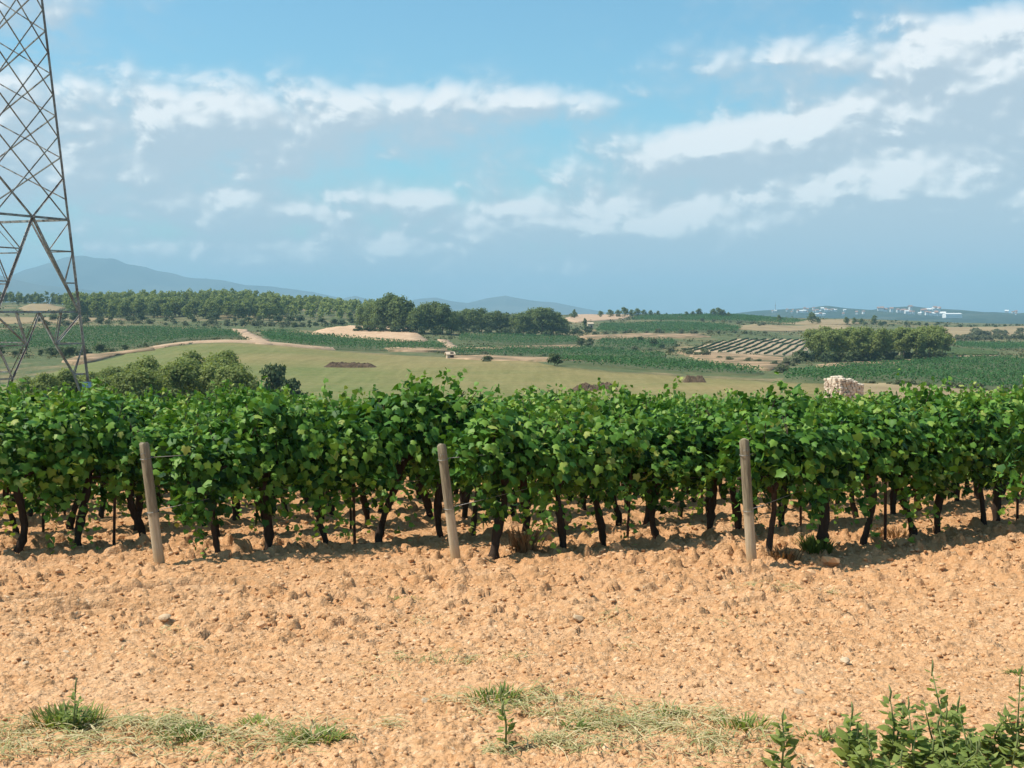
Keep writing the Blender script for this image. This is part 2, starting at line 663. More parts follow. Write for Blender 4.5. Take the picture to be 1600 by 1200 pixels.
M['row'] = m_leaf('far_vine_leaf', [(0, (.032, .078, .028)), (.5, (.052, .128, .042)), (1, (.085, .175, .058))], .30, .7, .08)
M['scrub'] = m_leaf('dry_scrub', [(0, (.045, .065, .028)), (.45, (.10, .115, .05)), (.75, (.19, .16, .085)), (1, (.30, .24, .14))], .2, .8, .05)
M['weed'] = m_leaf('weed_leaf', [(0, (.10, .145, .036)), (.5, (.20, .26, .066)), (1, (.31, .345, .11))], .40, .6, .15)
M['straw'] = m_leaf('cut_grass_straw', [(0, (.14, .19, .06)), (.35, (.30, .31, .13)), (.7, (.47, .40, .21)), (1, (.58, .48, .28))], .25, .7, .15)
M['dry'] = m_leaf('dry_weed', [(0, (.16, .085, .04)), (1, (.34, .20, .10))], .2, .8, .1)
M['row_solid'] = m_noisy('clipped_vine_row', [(.3, (.03, .055, .022)), (.7, (.085, .12, .045))], 1.1, 4, .9, .1, .9, .4)
M['vine_bark'] = m_bark('vine_bark', (.026, .018, .014), (.09, .062, .046))
M['tree_bark'] = m_bark('tree_bark', (.12, .085, .06), (.26, .20, .15))
M['post'] = m_post()
M['steel'] = m_steel()
M['stake'] = m_plain('rusty_stake', (.085, .05, .04), .8, .3, .2)
M['wire'] = m_plain('trellis_wire', (.28, .27, .25), .45, .5, .6)
M['concrete'] = m_plain('concrete', (.50, .49, .46), .9)
M['terrain'] = m_terrain()
M['meadow'] = m_meadow()
M['bare'] = m_noisy('bare_pink_earth', [(.3, (.36, .22, .13)), (.55, (.52, .35, .22)), (.75, (.60, .43, .29))], .35, 5, .95, .05, .5, .5)
M['track'] = m_noisy('earth_track', [(.3, (.33, .22, .14)), (.7, (.47, .33, .22))], .3, 5, .95, .05)
M['row_soil'] = m_noisy('far_vineyard_soil', [(.3, (.055, .078, .035)), (.7, (.12, .12, .06))], .2, 4, .95, .05)
M['pale_row_soil'] = m_noisy('pale_row_soil', [(.3, (.30, .22, .14)), (.7, (.43, .32, .21))], .3, 4, .95, .05)
M['brown_field'] = m_noisy('dry_brown_field', [(.3, (.22, .16, .09)), (.7, (.33, .25, .14))], .06, 5, .95, .05)
M['terrace'] = m_noisy('terrace_earth', [(.35, (.10, .095, .05)), (.5, (.25, .17, .10)), (.7, (.47, .31, .19))], .12, 5, .95, .05, .4, .4)
M['heap'] = m_noisy('dark_manure', [(.3, (.055, .036, .022)), (.7, (.14, .095, .06))], 1.2, 5, .95, .05, .8, .3)
M['hill_near'] = m_noisy('wooded_hill', [(.35, (.018, .034, .022)), (.55, (.035, .055, .03)), (.72, (.10, .10, .06))], .006, 6, .95, .05)
M['hill_far'] = m_noisy('far_mountain', [(.35, (.045, .06, .04)), (.7, (.12, .12, .085))], .0012, 6, .95, .05)
M['white_wall'] = m_plain('white_render', (.78, .76, .72), .9)
M['sand_wall'] = m_plain('sandy_wall', (.58, .44, .31), .9)
M['roof_tile'] = m_plain('roof_tile', (.36, .20, .13), .9)

# ------------------------------------------------------------------ ground
ROWDIR = Vector((.775, .632)).normalized()
PERP = Vector((-ROWDIR.y, ROWDIR.x))
POST_PX = [(250, 888), (713, 880), (1175, 886)]
POST = [at(*p) for p in POST_PX]


def micro(x, y):
    """clods, furrows and wheel ruts on top of the smooth ground"""
    rough = np.clip((y - 7.5) / 5.0, .25, 1.0)                # finer on the trodden headland
    calm = np.clip(.10 + 1.75 * fbm(x / 1.9, y / 1.9, 41, 3), .35, 1.5)
    d1, v1 = worley(x / .17 + .9 * vnoise(x * 9, y * 9, 2), y / .17, 11)
    d2, v2 = worley(x / .075 + .5 * vnoise(x * 23, y * 23, 3), y / .075 + .8 * vnoise(x * 19, y * 19, 4), 23)
    d3, v3 = worley(x / .034, y / .034, 37)
    z = .105 * np.clip(1.0 - (d1 / .62) ** 3, 0, 1) * np.clip(v1 - .55, 0, 1) * 2 * rough
    z = z + .030 * np.clip(1.0 - (d2 / .70) ** 4, 0, 1) * v2 * (.5 + .5 * rough)
    z = z + .014 * np.clip(1.0 - (d3 / .72) ** 3, 0, 1) * v3
    z = z * calm
    z = z + .07 * (fbm(x / .55, y / .55, 7, 3) - .5) * rough + .10 * (fbm(x / 1.7, y / 1.7, 8, 2) - .5)
    # furrows along the rows, between the vines
    c = (x - POST[0].x) * PERP.x + (y - POST[0].y) * PERP.y
    inside = np.clip((y - 13.6) / 1.2, 0, 1)
    z = z + inside * .035 * np.sin(c * 2 * np.pi / .62 + 2.2 * vnoise(x / 1.1, y / 1.1, 61))
    # two wheel ruts on the left of the headland
    for off, dep in ((-1.62, .085), (-2.38, .075)):
        q = c - off + .16 * (vnoise(x / 1.4, y / 1.4, 71) - .5)
        fade = np.clip((-1.9 - x) / 1.2, 0, 1) * np.clip((14.4 - y) / .6, 0, 1) * np.clip(.35 + 1.2 * vnoise(x / .8, y / .8, 77), 0, 1)
        z = z + fade * dep * (-np.exp(-(q / .10) ** 2) + .75 * np.exp(-((q - .19) / .10) ** 2) + .5 * np.exp(-((q + .19) / .10) ** 2))
    return z


def G(x, y):
    x = np.asarray(x, float)
    y = np.asarray(y, float)
    return H(x, y) + micro(x, y)


def gz(x, y):
    return float(G(np.array([x]), np.array([y]))[0])


def sheet(name, us, ys, fn, mat, smooth=True):
    Y, U = np.meshgrid(ys, us, indexing='ij')
    X = U * Y
    Z = fn(X, Y)
    nr, nc = X.shape
    v = np.stack([X.ravel(), Y.ravel(), Z.ravel()], 1)
    a = np.arange(nr * nc).reshape(nr, nc)
    f = np.stack([a[:-1, :-1].ravel(), a[:-1, 1:].ravel(), a[1:, 1:].ravel(), a[1:, :-1].ravel()], 1)
    return link(name, mesh_np(name, v, f, smooth), mat)


uf = np.linspace(-.43, .43, 640)
uo = np.linspace(.44, .95, 60)
us = np.concatenate([-uo[::-1], uf, uo])
soil = sheet('tilled_soil', us, np.exp(np.arange(math.log(4.6), math.log(17.2), .00215)), G, M['soil'], False)
tag(soil, kind='structure')
us2 = np.concatenate([-uo[::-2], np.linspace(-.43, .43, 300), uo[::2]])
soil2 = sheet('vineyard_soil', us2, np.exp(np.arange(math.log(17.0), math.log(64), .0055)), lambda x, y: G(x, y) - .02, M['soil'], False)
tag(soil2, kind='structure')


def ground_fn(x, y):
    z = H(x, y)
    inner = np.clip((62 - y) / 4, 0, 1)
    return z - .5 * inner


def make_ground():
    ys = np.concatenate([np.exp(np.arange(math.log(2.0), math.log(60), .12)),
                         np.exp(np.arange(math.log(60), math.log(1200), .014)),
                         np.exp(np.arange(math.log(1200), math.log(16200), .06))])
    us = np.concatenate([np.linspace(-2.4, -.62, 24), np.linspace(-.6, .6, 160), np.linspace(.62, 2.4, 24)])
    o = sheet('ground', us, ys, ground_fn, M['terrain'])
    tag(o, kind='structure')
    # trodden track the camera stands on
    X, Y = np.meshgrid(np.linspace(-14, 14, 90), np.linspace(-14, 4.7, 70))
    a = np.arange(X.size).reshape(X.shape)
    f = np.stack([a[:-1, :-1].ravel(), a[:-1, 1:].ravel(), a[1:, 1:].ravel(), a[1:, :-1].ravel()], 1)
    v = np.stack([X.ravel(), Y.ravel(), (G(X, Y) - .03).ravel()], 1)
    tag(link('track', mesh_np('track', v, f, True), M['soil']), kind='structure')


make_ground()


# ------------------------------------------------------------------ clods and stones
def blob(seed, sub=1, squash=.7, rough=.28):
    r = random.Random(seed)
    bm = bmesh.new()
    bmesh.ops.create_icosphere(bm, subdivisions=sub, radius=1.0)
    ax = [Vector((r.uniform(-1, 1), r.uniform(-1, 1), r.uniform(-1, 1))).normalized() for _ in range(5)]
    off = [r.uniform(.45, .85) for _ in ax]
    for v in bm.verts:
        for a, o in zip(ax, off):          # chip flat facets off the lump
            d = v.co.dot(a)
            if d > o:
                v.co -= a * (d - o)
        v.co *= 1 + r.uniform(-rough, rough) * .5
        v.co.z *= squash
    me = bpy.data.meshes.new('clod')
    bm.to_mesh(me)
    bm.free()
    return me


clod_meshes = [blob(100 + i, 1, .72) for i in range(8)]
clod_soft = [blob(300 + i, 1, .75) for i in range(6)]
for me in clod_meshes + clod_soft:
    a = me.attributes.new('tint', 'FLOAT', 'POINT')
    t = RND.uniform(.15, .85)
    a.data.foreach_set('value', [t] * len(me.vertices))
    me.materials.append(M['clod'])


def clod_field():
    # the rest of the clods, too small to pick apart
    base = [np.array([v.co[:] for v in me.vertices]) for me in clod_soft]
    face = [np.array([p.vertices[:] for p in me.polygons]) for me in clod_soft]
    N = 16000
    y = np.exp(NPR.uniform(math.log(5.4), math.log(19), N))
    u = NPR.uniform(-.47, .47, N)
    x = u * y
    keep = NPR.random(N) < np.clip(.35 + .8 * fbm(x / 1.3, y / 1.3, 91, 3) + (y - 11) * .04, .1, 1)
    x, y = x[keep], y[keep]
    N = len(x)
    s = (.006 + .022 * NPR.random(N) ** 2.4) * np.clip(y / 9.5, .75, 1.5)
    z = G(x, y)
    V, F, T, n0 = [], [], [], 0
    for i in range(N):
        b = i % len(base)
        c, sn = math.cos(i * 2.4), math.sin(i * 2.4)
        Rm = np.array([[c, -sn, 0], [sn, c, 0], [0, 0, 1]])
        st = np.array([1, .7 + .5 * ((i * 7) % 10) / 10, .8])
        v = (base[b] * st) @ Rm.T * s[i] + np.array([x[i], y[i], z[i] + s[i] * .25])
        V.append(v)
        F.append(face[b] + n0)
        T.append(np.full(len(v), NPR.random()))
        n0 += len(v)
    o = link('soil_clods', mesh_np('soil_clods', np.concatenate(V), np.concatenate(F), False, {'tint': np.concatenate(T)}), M['clod'])
    tag(o, 'loose small crumbs and clods of orange earth strewn over the tilled soil', 'clods', kind='stuff')
    # the 280 largest, each its own piece of the tilled soil
    cnt = 0
    while cnt < 280:
        y1 = math.exp(RND.uniform(math.log(6.2), math.log(17)))
        x1 = RND.uniform(-.42, .42) * y1
        if RND.random() > .25 + (y1 - 6) * .11:
            continue
        s1 = RND.choice((.024, .03, .035, .042, .055)) * (y1 / 12.0) ** .5
        if y1 > 12.6 and RND.random() < .3:
            s1 *= 1.5
        c = link('clod', RND.choice(clod_meshes), None, soil)
        c.location = (x1, y1, hz(x1, y1) + .015 + s1 * .25)
        c.rotation_euler = (RND.uniform(-.4, .4), RND.uniform(-.4, .4), RND.uniform(0, 6.28))
        c.scale = (s1, s1 * RND.uniform(.65, 1.1), s1 * RND.uniform(.7, 1.05))
        cnt += 1


clod_field()

stone_meshes = [blob(500 + i, 2, .6, .16) for i in range(5)]
for me in stone_meshes:
    me.materials.append(M['pale_stone'])
for px, py, w, lab in [
        (258, 981, 24, 'squarish pale stone alone on the smooth soil below the left post'),
        (160, 985, 13, 'small cream stone left of the squarish pale stone'),
        (103, 1027, 16, 'pale pointed stone low on the bare soil near the left edge'),
        (40, 1050, 14, 'small pale stone with a sharp shadow near the left frame edge'),
        (666, 1110, 22, 'rounded pale stone just left of the central heap of cut grass'),
        (878, 1106, 18, 'pale upright stone above the central heap of cut grass'),
        (905, 975, 22, 'flat pale stone on the soil below the gap between middle and right post'),
        (1320, 1047, 20, 'pale blocky stone on bare soil above the leafy weeds'),
        (1166, 1086, 17, 'rounded cream stone above the lone small weed'),
        (1250, 1093, 20, 'flat cream stone between the lone weed and the leafy clump'),
        (1385, 1130, 26, 'flat pale stone half behind the leafy weed clump'),
        (440, 975, 26, 'broad tan stone casting a small shadow below the second leaning post'),
        (1410, 853, 34, 'largest boulder of tan earth beside the trunks right of the right post'),
        (1297, 882, 40, 'broken slab of earth at the foot of the vine by the right post'),
        (885, 832, 26, 'rounded tan boulder under the vines between the middle and right posts')]:
    p = at(px, py)
    s = w / FPX * p.y * .5
    o = link('field_stone', (RND.choice(clod_meshes) if w > 24.5 else RND.choice(stone_meshes)))
    o.location = (p.x, p.y, gz(p.x, p.y) + s * .2)
    o.scale = (s, s * .8, s * RND.uniform(.8, 1.1))
    o.rotation_euler = (RND.uniform(-.3, .3), RND.uniform(-.3, .3), RND.uniform(0, 6))
    tag(o, lab, 'stone', 'pale stones on the tilled soil')


# ------------------------------------------------------------------ tubes and leaves
def tube(pts, radii, sides=8, cap=True, jit=0.0, r=None):
    """arrays for a tapered tube along pts (quads plus cap fans as quads with a repeated vertex)"""
    pts = [Vector(p) for p in pts]
    V, F = [], []
    for i, p in enumerate(pts):
        t = (pts[min(i + 1, len(pts) - 1)] - pts[max(i - 1, 0)]).normalized()
        ref = Vector((1, 0, 0)) if abs(t.x) < .9 else Vector((0, 1, 0))
        a = t.cross(ref).normalized()
        b = t.cross(a)
        for s in range(sides):
            an = 2 * math.pi * s / sides
            rr = radii[i] * (1 + (r.uniform(-jit, jit) if r else 0))
            V.append(p + (a * math.cos(an) + b * math.sin(an)) * rr)
    for i in range(len(pts) - 1):
        for s in range(sides):
            F.append((i * sides + s, i * sides + (s + 1) % sides, (i + 1) * sides + (s + 1) % sides, (i + 1) * sides + s))
    if cap:
        F.append(tuple(range(sides))[::-1])
        n = (len(pts) - 1) * sides
        F.append(tuple(range(n, n + sides)))
    return V, F


def tubes_mesh(name, parts, smooth=True):
    V, F = [], []
    for v, f in parts:
        n = len(V)
        V += [tuple(x) for x in v]
        F += [tuple(i + n for i in q) for q in f]
    me = bpy.data.meshes.new(name)
    me.from_pydata(V, [], F)
    if smooth:
        for p in me.polygons:
            p.use_smooth = True
    return me


# vine leaf outlines (x across, y to the tip), fans round a sunken centre
LEAF_FINE = np.array([(0, .02), (.20, -.10), (.46, .02), (.40, .24), (.52, .52), (.27, .58), (.14, .80), (0, 1.02),
                      (-.14, .80), (-.27, .58), (-.52, .52), (-.40, .24), (-.46, .02), (-.20, -.10)])
LEAF_LOW = np.array([(0, 0), (.40, -.06), (.50, .48), (.20, .68), (0, 1.0), (-.20, .68), (-.50, .48), (-.40, -.06)])
LEAF_NARROW = np.array([(0, 0), (.16, .18), (.25, .42), (.15, .74), (0, 1.0), (-.15, .74), (-.25, .42), (-.16, .18)])


def frames(nrm, tip):
    nrm = nrm / np.linalg.norm(nrm, axis=1, keepdims=True)
    tip = tip - nrm * np.sum(nrm * tip, 1, keepdims=True)
    tip = tip / (np.linalg.norm(tip, axis=1, keepdims=True) + 1e-9)
    return np.cross(tip, nrm), tip, nrm


def leaf_mass(name, P, nrm, tip, size, tint, outline, curl=.22, ctr=.36):
    X, Y, Z = frames(nrm, tip)
    o = np.vstack([[(0, ctr)], outline])
    h = -curl * (np.abs(o[:, 0]) * .9 + (o[:, 1] - ctr) ** 2 * .7)
    n = len(o)
    V = (P[:, None, :] + size[:, None, None] * (X[:, None, :] * o[None, :, 0, None] + Y[:, None, :] * o[None, :, 1, None] + Z[:, None, :] * h[None, :, None]))
    N = len(P)
    tri = np.array([(0, i, i + 1 if i < n - 1 else 1) for i in range(1, n)])
    F = (np.arange(N)[:, None, None] * n + tri[None]).reshape(-1, 3)
    return mesh_np(name, V.reshape(-1, 3), F, False, {'tint': np.repeat(tint, n)})


def single_leaf(name, outline, curl, tint, mat):
    me = leaf_mass(name, np.zeros((1, 3)), np.array([[0, 0, 1.]]), np.array([[0, 1., 0]]), np.ones(1), np.array([tint]), outline, curl)
    me.materials.append(mat)
    return me


# ------------------------------------------------------------------ grapevines
def vine_foliage(seed, n=820, tall=1.0):
    g = np.random.default_rng(seed)
    ph = g.uniform(0, 6.28, 8)
    a = g.uniform(-.56, .56, n)
    phi = g.uniform(0, 2 * math.pi, n)
    lump = 1 + .20 * np.sin(a * 4 + ph[0]) * np.cos(phi * 2 + ph[1]) + .17 * np.sin(a * 9 + phi * 3 + ph[2]) + .10 * np.sin(a * 17 + phi * 5 + ph[5])
    r = (1 - np.abs(g.normal(0, .24, n)).clip(0, .75)) * lump
    ca, cp = g.uniform(-.66, .66, 9), np.array([0, .7, 1.4, 2.1, 2.8, 3.5, 4.1, 4.9, 5.7]) + g.uniform(-.35, .35, 9)
    da = (a[:, None] - ca[None]) / .22
    dp = (np.mod(phi[:, None] - cp[None] + math.pi, 2 * math.pi) - math.pi) / .50
    bulge = np.exp(-np.min(da ** 2 + dp ** 2, 1))
    r = r * (.60 + .60 * bulge) * (1.09 - .52 * (a / .56) ** 4)
    cz = 1.27 + .06 * np.sin(a * 4 + ph[3]) + .05 * math.sin(ph[6])
    sy, sz = np.cos(phi), np.sin(phi)
    hh = np.where(sz > 0, .42 * tall, .48 + .10 * math.sin(ph[7]))
    y = np.sign(sy) * np.abs(sy) ** .75 * .45 * r
    z = cz + np.sign(sz) * np.abs(sz) ** .8 * hh * r
    # ragged underside
    low = z < 1.0
    z = np.where(low, z + .18 * np.sin(a * 7 + ph[4]) + .05 * g.normal(size=n), z)
    P = np.stack([a, y, z], 1)
    out = np.stack([.25 * g.normal(size=n), sy * .9, .35 + .55 * sz], 1) + .55 * g.normal(size=(n, 3))
    tip = np.stack([.6 * g.normal(size=n), sy * .5, -1.0 + .4 * g.normal(size=n)], 1)
    size = g.uniform(.065, .130, n)
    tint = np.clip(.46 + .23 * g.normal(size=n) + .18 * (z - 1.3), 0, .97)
    LP, LO, LT, LS, LC = [P], [out], [tip], [size], [tint]
    # single shoots: some stand up out of the hedge, some hang down from it
    ns = 14
    for i in range(ns):
        a0 = g.uniform(-.6, .6)
        side = g.choice((-1, 1))
        if i < 6:
            p0 = np.array([a0, g.uniform(-.25, .25), 1.50])
            v = np.array([g.normal() * .35, g.normal() * .3, 1.0])
            L = g.uniform(.20, .56)
            g_ = -.35
        elif i < 10:
            p0 = np.array([a0, side * .36, g.uniform(.95, 1.5)])
            v = np.array([g.normal() * .4, side * .8, .15])
            L = g.uniform(.3, .55)
            g_ = -1.5
        else:
            p0 = np.array([a0, side * .25, .92])
            v = np.array([g.normal() * .4, side * .5, -.6])
            L = g.uniform(.26, .72)
            g_ = -.9
        m = int(L * 42)
        t = np.linspace(0, 1, m)[:, None]
        Q = p0 + v * t * L + np.array([0, 0, g_]) * (t * L) ** 2 + g.normal(size=(m, 3)) * (.075 - .045 * t)
        LP.append(Q)
        LO.append(np.array([0, side * .6, .5]) + .7 * g.normal(size=(m, 3)))
        LT.append(np.array([0, 0, -.7]) + .6 * g.normal(size=(m, 3)))
        LS.append(g.uniform(.07, .125, m) * (1.1 - .5 * t[:, 0]))
        LC.append(np.clip(.55 + .30 * t[:, 0] + .12 * g.normal(size=m), 0, 1))
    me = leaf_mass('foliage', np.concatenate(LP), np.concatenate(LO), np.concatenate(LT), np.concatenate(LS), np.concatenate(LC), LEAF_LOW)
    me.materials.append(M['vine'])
    return me


def vine_trunk(seed):
    r = random.Random(seed)
    x, y = 0.0, 0.0
    pts, rad = [], []
    lean = r.uniform(-.2, .2)
    base = r.uniform(.034, .062)
    n = 15
    ph = r.uniform(0, 6)
    for i in range(n + 1):
        t = i / n
        pts.append((lean * t + .055 * math.sin(ph + t * 5), .045 * math.sin(ph * 2 + t * 4), -.12 + t * 1.08))
        rad.append(base * (1.55 - 2.6 * t if t < .2 else 1.03 - .12 * math.sin(t * 9 + ph) - .12 * t) * (1 + r.uniform(-.16, .18)))
    parts = [tube(pts, rad, 10, True, .2, r)]
    top = Vector(pts[-1])
    for sgn in (-1, 1):
        q = [top - Vector((0, 0, .10)), top + Vector((sgn * .12, 0, .05)), top + Vector((sgn * .35, r.uniform(-.04, .04), .10)), top + Vector((sgn * .55, r.uniform(-.05, .05), .09))]
        parts.append(tube(q, [.04, .034, .026, .018], 6, True, .1, r))
    for j in range(5):
        a = r.uniform(-.45, .45)
        q = [top + Vector((a, 0, .08)), top + Vector((a + r.uniform(-.1, .1), r.uniform(-.1, .1), .4)), top + Vector((a + r.uniform(-.2, .2), r.uniform(-.25, .25), .75))]
        parts.append(tube(q, [.010, .008, .005], 4))
    me = tubes_mesh('trunk', parts)
    me.materials.append(M['vine_bark'])
    return me


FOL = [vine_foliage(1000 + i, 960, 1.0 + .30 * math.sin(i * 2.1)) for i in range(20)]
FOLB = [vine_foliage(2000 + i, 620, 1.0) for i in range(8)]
TRK = [vine_trunk(40 + i) for i in range(10)]
VLEAF = [single_leaf('leaf', LEAF_FINE, c, t, M['vine']) for c, t in ((.30, .48), (.45, .62), (.65, .74), (.5, .86), (.35, .56), (.55, .95))]
ROWANG = math.atan2(ROWDIR.y, ROWDIR.x)
POSTN = {1: 'right', 0: 'middle', -1: 'left'}
SP = Vector((POST[1].x - POST[0].x, 0))
STEP = (POST[2].x - POST[0].x) / 2.0
VINE_D = .84
nv = 0


def vine_at(x, y, front, label, cat_group, idx):
    global nv
    s = RND.uniform(.92, 1.05)
    sz_ = RND.uniform(.90, 1.10)
    root = empty('grapevine', (x, y, hz(x, y) - .01), ROWANG + RND.choice((0, math.pi)) * (0 if front else 1), s)
    root.scale = (s, s, s * sz_)
    tag(root, label, 'grapevine', cat_group)
    t = link('trunk', TRK[(idx * 7 + nv) % len(TRK)], None, root)
    t.rotation_euler = (0, 0, RND.choice((0, math.pi)))
    fo = link('foliage', FOL[nv % len(FOL)] if front else FOLB[(idx * 3 + nv) % len(FOLB)], None, root)
    fo['kind'] = 'stuff'
    if RND.random() < .5:
        fo.rotation_euler = (0, 0, math.pi)
    if front:
        for j in range(36):
            a = RND.uniform(-.55, .55)
            ph = RND.uniform(-.75, 1.35)
            rr = RND.uniform(.94, 1.12)
            yy = -math.cos(ph) ** .75 * .46 * rr if math.cos(ph) > 0 else 0
            zz = 1.27 + math.sin(ph) * (.44 if ph > 0 else .50) * rr
            lf = link('leaf', RND.choice(VLEAF[:5]) if RND.random() < .94 else VLEAF[5], None, root)
            nrm = Vector((RND.gauss(-.25, .35), -math.cos(ph) * .8 + RND.gauss(0, .3), .35 + .5 * math.sin(ph) + RND.gauss(0, .3))).normalized()
            tip = Vector((RND.gauss(0, .5), -.3, -1))
            tip = (tip - nrm * tip.dot(nrm)).normalized()
            xx = tip.cross(nrm)
            sz = RND.uniform(.075, .125)
            mt = Matrix((xx * sz, tip * sz, nrm * sz)).transposed().to_4x4()
            mt.translation = Vector((a, yy, zz))
            lf.matrix_local = mt
    nv += 1
    return root


stakes, wires = [], []
for k in range(2, -9, -1):
    base = Vector((POST[1].x + STEP * k, 14.05 + (0 if k != 0 else .1)))
    i0 = 0
    t = .55
    lim = .44
    n_in_row = 0
    while True:
        x, y = base.x + ROWDIR.x * t, base.y + ROWDIR.y * t
        if x > lim * y + .8 and n_in_row > 0 or y > 44 or (k == 2 and n_in_row > 3):
            break
        if x > -lim * y - 1.2 and y < 43:
            front = (k == 1) or (k == 0 and t < 6.4) or (k == -1 and t < 6.4) or (k == -2 and t < 6.2)
            if k in POSTN and (front):
                lab = '%s grapevine along the row that starts at the %s wooden post' % (ORD[n_in_row], POSTN[k])
                if n_in_row == 0:
                    lab = 'grapevine right behind the %s wooden post, at the head of its row' % POSTN[k]
                grp = 'grapevines of the three front rows'
            elif k == -2 and front:
                lab = '%s grapevine from the left frame edge, in the row behind the left post' % ORD[n_in_row]
                grp = 'grapevines of the three front rows'
            else:
                if k <= -3:
                    lab = 'grapevine half hidden in the %s row back behind the row left of the left post' % ORD[-k - 3]
                else:
                    lab = 'grapevine far along the %s, hidden behind nearer vines' % ({0: 'row of the middle post', -1: 'row of the left post', -2: 'row left of the left post', 1: 'row of the right post', 2: 'row'}[k])
                grp = 'grapevines of the rows behind'
                if k == 2:
                    lab = 'grapevine beyond the right frame edge, in the next row to the right'
                    grp = 'grapevines right of the frame'
            jx, jy = RND.gauss(0, .05), RND.gauss(0, .05)
            vine_at(x + jx, y + jy, front, lab, grp, n_in_row)
            if n_in_row % 4 == 2 and k <= 1 and y < 34:
                stakes.append((k, x + ROWDIR.x * .42, y + ROWDIR.y * .42, n_in_row))
            n_in_row += 1
        t += VINE_D * RND.uniform(.82, 1.18)
    wires.append((k, base, t))

# thin iron stakes inside the rows
sk = tubes_mesh('stake', [tube([(0, 0, -.2), (0, 0, 1.0), (.004, 0, 1.45)], [.019, .018, .016], 6)])
sk.materials.append(M['stake'])
cl = tubes_mesh('wire_clip', [tube([(-.03, -.02, 1.3), (0, -.03, 1.3), (.03, -.02, 1.3)], [.004] * 3, 4)])
cl.materials.append(M['wire'])
for k, x, y, n in stakes:
    r = empty('trellis_stake', (x, y, hz(x, y)))
    link('shaft', sk, None, r)
    link('wire_clip', cl, None, r)
    r.rotation_euler = (RND.uniform(-.05, .05), RND.uniform(-.05, .05), RND.uniform(0, 3))
    if k in POSTN and n < 7:
        tag(r, 'thin rusty iron stake after the %s vine of the row from the %s post' % (ORD[n], POSTN[k]), 'stake', 'iron stakes in the rows')
    else:
        tag(r, 'thin iron stake half hidden in the rear vine rows', 'stake', 'iron stakes in the rear rows')


# end posts
def post_mesh(seed, h, rad):
    r = random.Random(seed)
    n, s = 14, 18
    V, F = [], []
    an = [r.uniform(-.05, .05) for _ in range(s)]
    for q in r.sample(range(s), 4):
        an[q] -= r.uniform(.10, .17)
    for i in range(n + 1):
        t = i / n
        z = -.35 + t * (h + .35)
        for j in range(s):
            a = 2 * math.pi * j / s
            rr = rad * (1.06 - .12 * t) * (1 + an[j] + .02 * math.sin(t * 7 + j) + r.uniform(-.008, .008))
            V.append((rr * math.cos(a), rr * math.sin(a), z + (.012 * math.sin(a * 2 + seed) if i == n else 0)))
    for i in range(n):
        for j in range(s):
            F.append((i * s + j, i * s + (j + 1) % s, (i + 1) * s + (j + 1) % s, (i + 1) * s + j))
    # chamfered, slightly hollow sawn top
    b = len(V)
    for j in range(s):
        x, y, z = V[n * s + j]
        V.append((x * .94, y * .94, z + .004))
    V.append((0, 0, h + .004))
    for j in range(s):
        F.append((n * s + j, n * s + (j + 1) % s, b + (j + 1) % s, b + j))
        F.append((b + j, b + (j + 1) % s, b + s))
    me = bpy.data.meshes.new('shaft')
    me.from_pydata(V, [], F)
    for p in me.polygons:
        p.use_smooth = p.index < n * s
    me.materials.append(M['post'])
    return me


POST_LAB = ['weathered round wooden end post leaning left, leftmost of the three posts',
            'weathered round wooden end post with dark wire band, middle of the three posts',
            'weathered round wooden end post standing straightest, rightmost of the three posts']
for i, (lean, h, rad) in enumerate([(-.112, 1.36, .057), (-.122, 1.33, .055), (-.072, 1.39, .055)]):
    p = POST[i]
    r = empty('vineyard_post', (p.x, p.y, p.z))
    r.rotation_euler = (-.02, lean, .6 * i)
    r.rotation_euler = (Matrix.Rotation(lean, 3, 'Y')).to_euler()
    tag(r, POST_LAB[i], 'post', 'wooden end posts')
    shaft = link('shaft', post_mesh(3 + i, h, rad), None, r)
    for zz in (h - .16, .62):
        pts = [(math.cos(a) * (rad + .004), math.sin(a) * (rad + .004), zz + .006 * math.sin(a)) for a in np.linspace(0, 6.4, 20)]
        link('wire_wrap', tubes_mesh('wire_wrap', [tube(pts, [.0035] * 20, 5)]), M['wire'], shaft)
    st = tubes_mesh('staple', [tube([(-.02, -rad - .004, h - .13), (-.02, -rad - .01, h - .1), (.02, -rad - .01, h - .1), (.02, -rad - .004, h - .13)], [.003] * 4, 4)])
    link('staple', st, M['wire'], shaft)
    k = i - 1
    base, tend = wires[1 - k + 1][1], wires[1 - k + 1][2]
    top = Vector((p.x + math.sin(lean) * (h - .16), p.y, p.z + (h - .16)))
    for zz, nm in ((1.22, 'upper'), (.80, 'lower')):
        pts = []
        a0 = Vector((p.x + math.sin(lean) * (h - .16 if nm == 'upper' else .62), p.y, p.z + (h - .16 if nm == 'upper' else .62)))
        pts.append(a0)
        for q in np.linspace(1.2, tend, 14):
            x, y = base.x + ROWDIR.x * q, base.y + ROWDIR.y * q
            pts.append(Vector((x, y, hz(x, y) + zz + .02 * math.sin(q * 2))))
        w = link('trellis_wire', tubes_mesh('trellis_wire', [tube(pts, [.0035] * len(pts), 5)]), M['wire'])
        tag(w, '%s trellis wire running back from the %s wooden post' % (nm, POSTN[k]), 'wire', 'trellis wires')


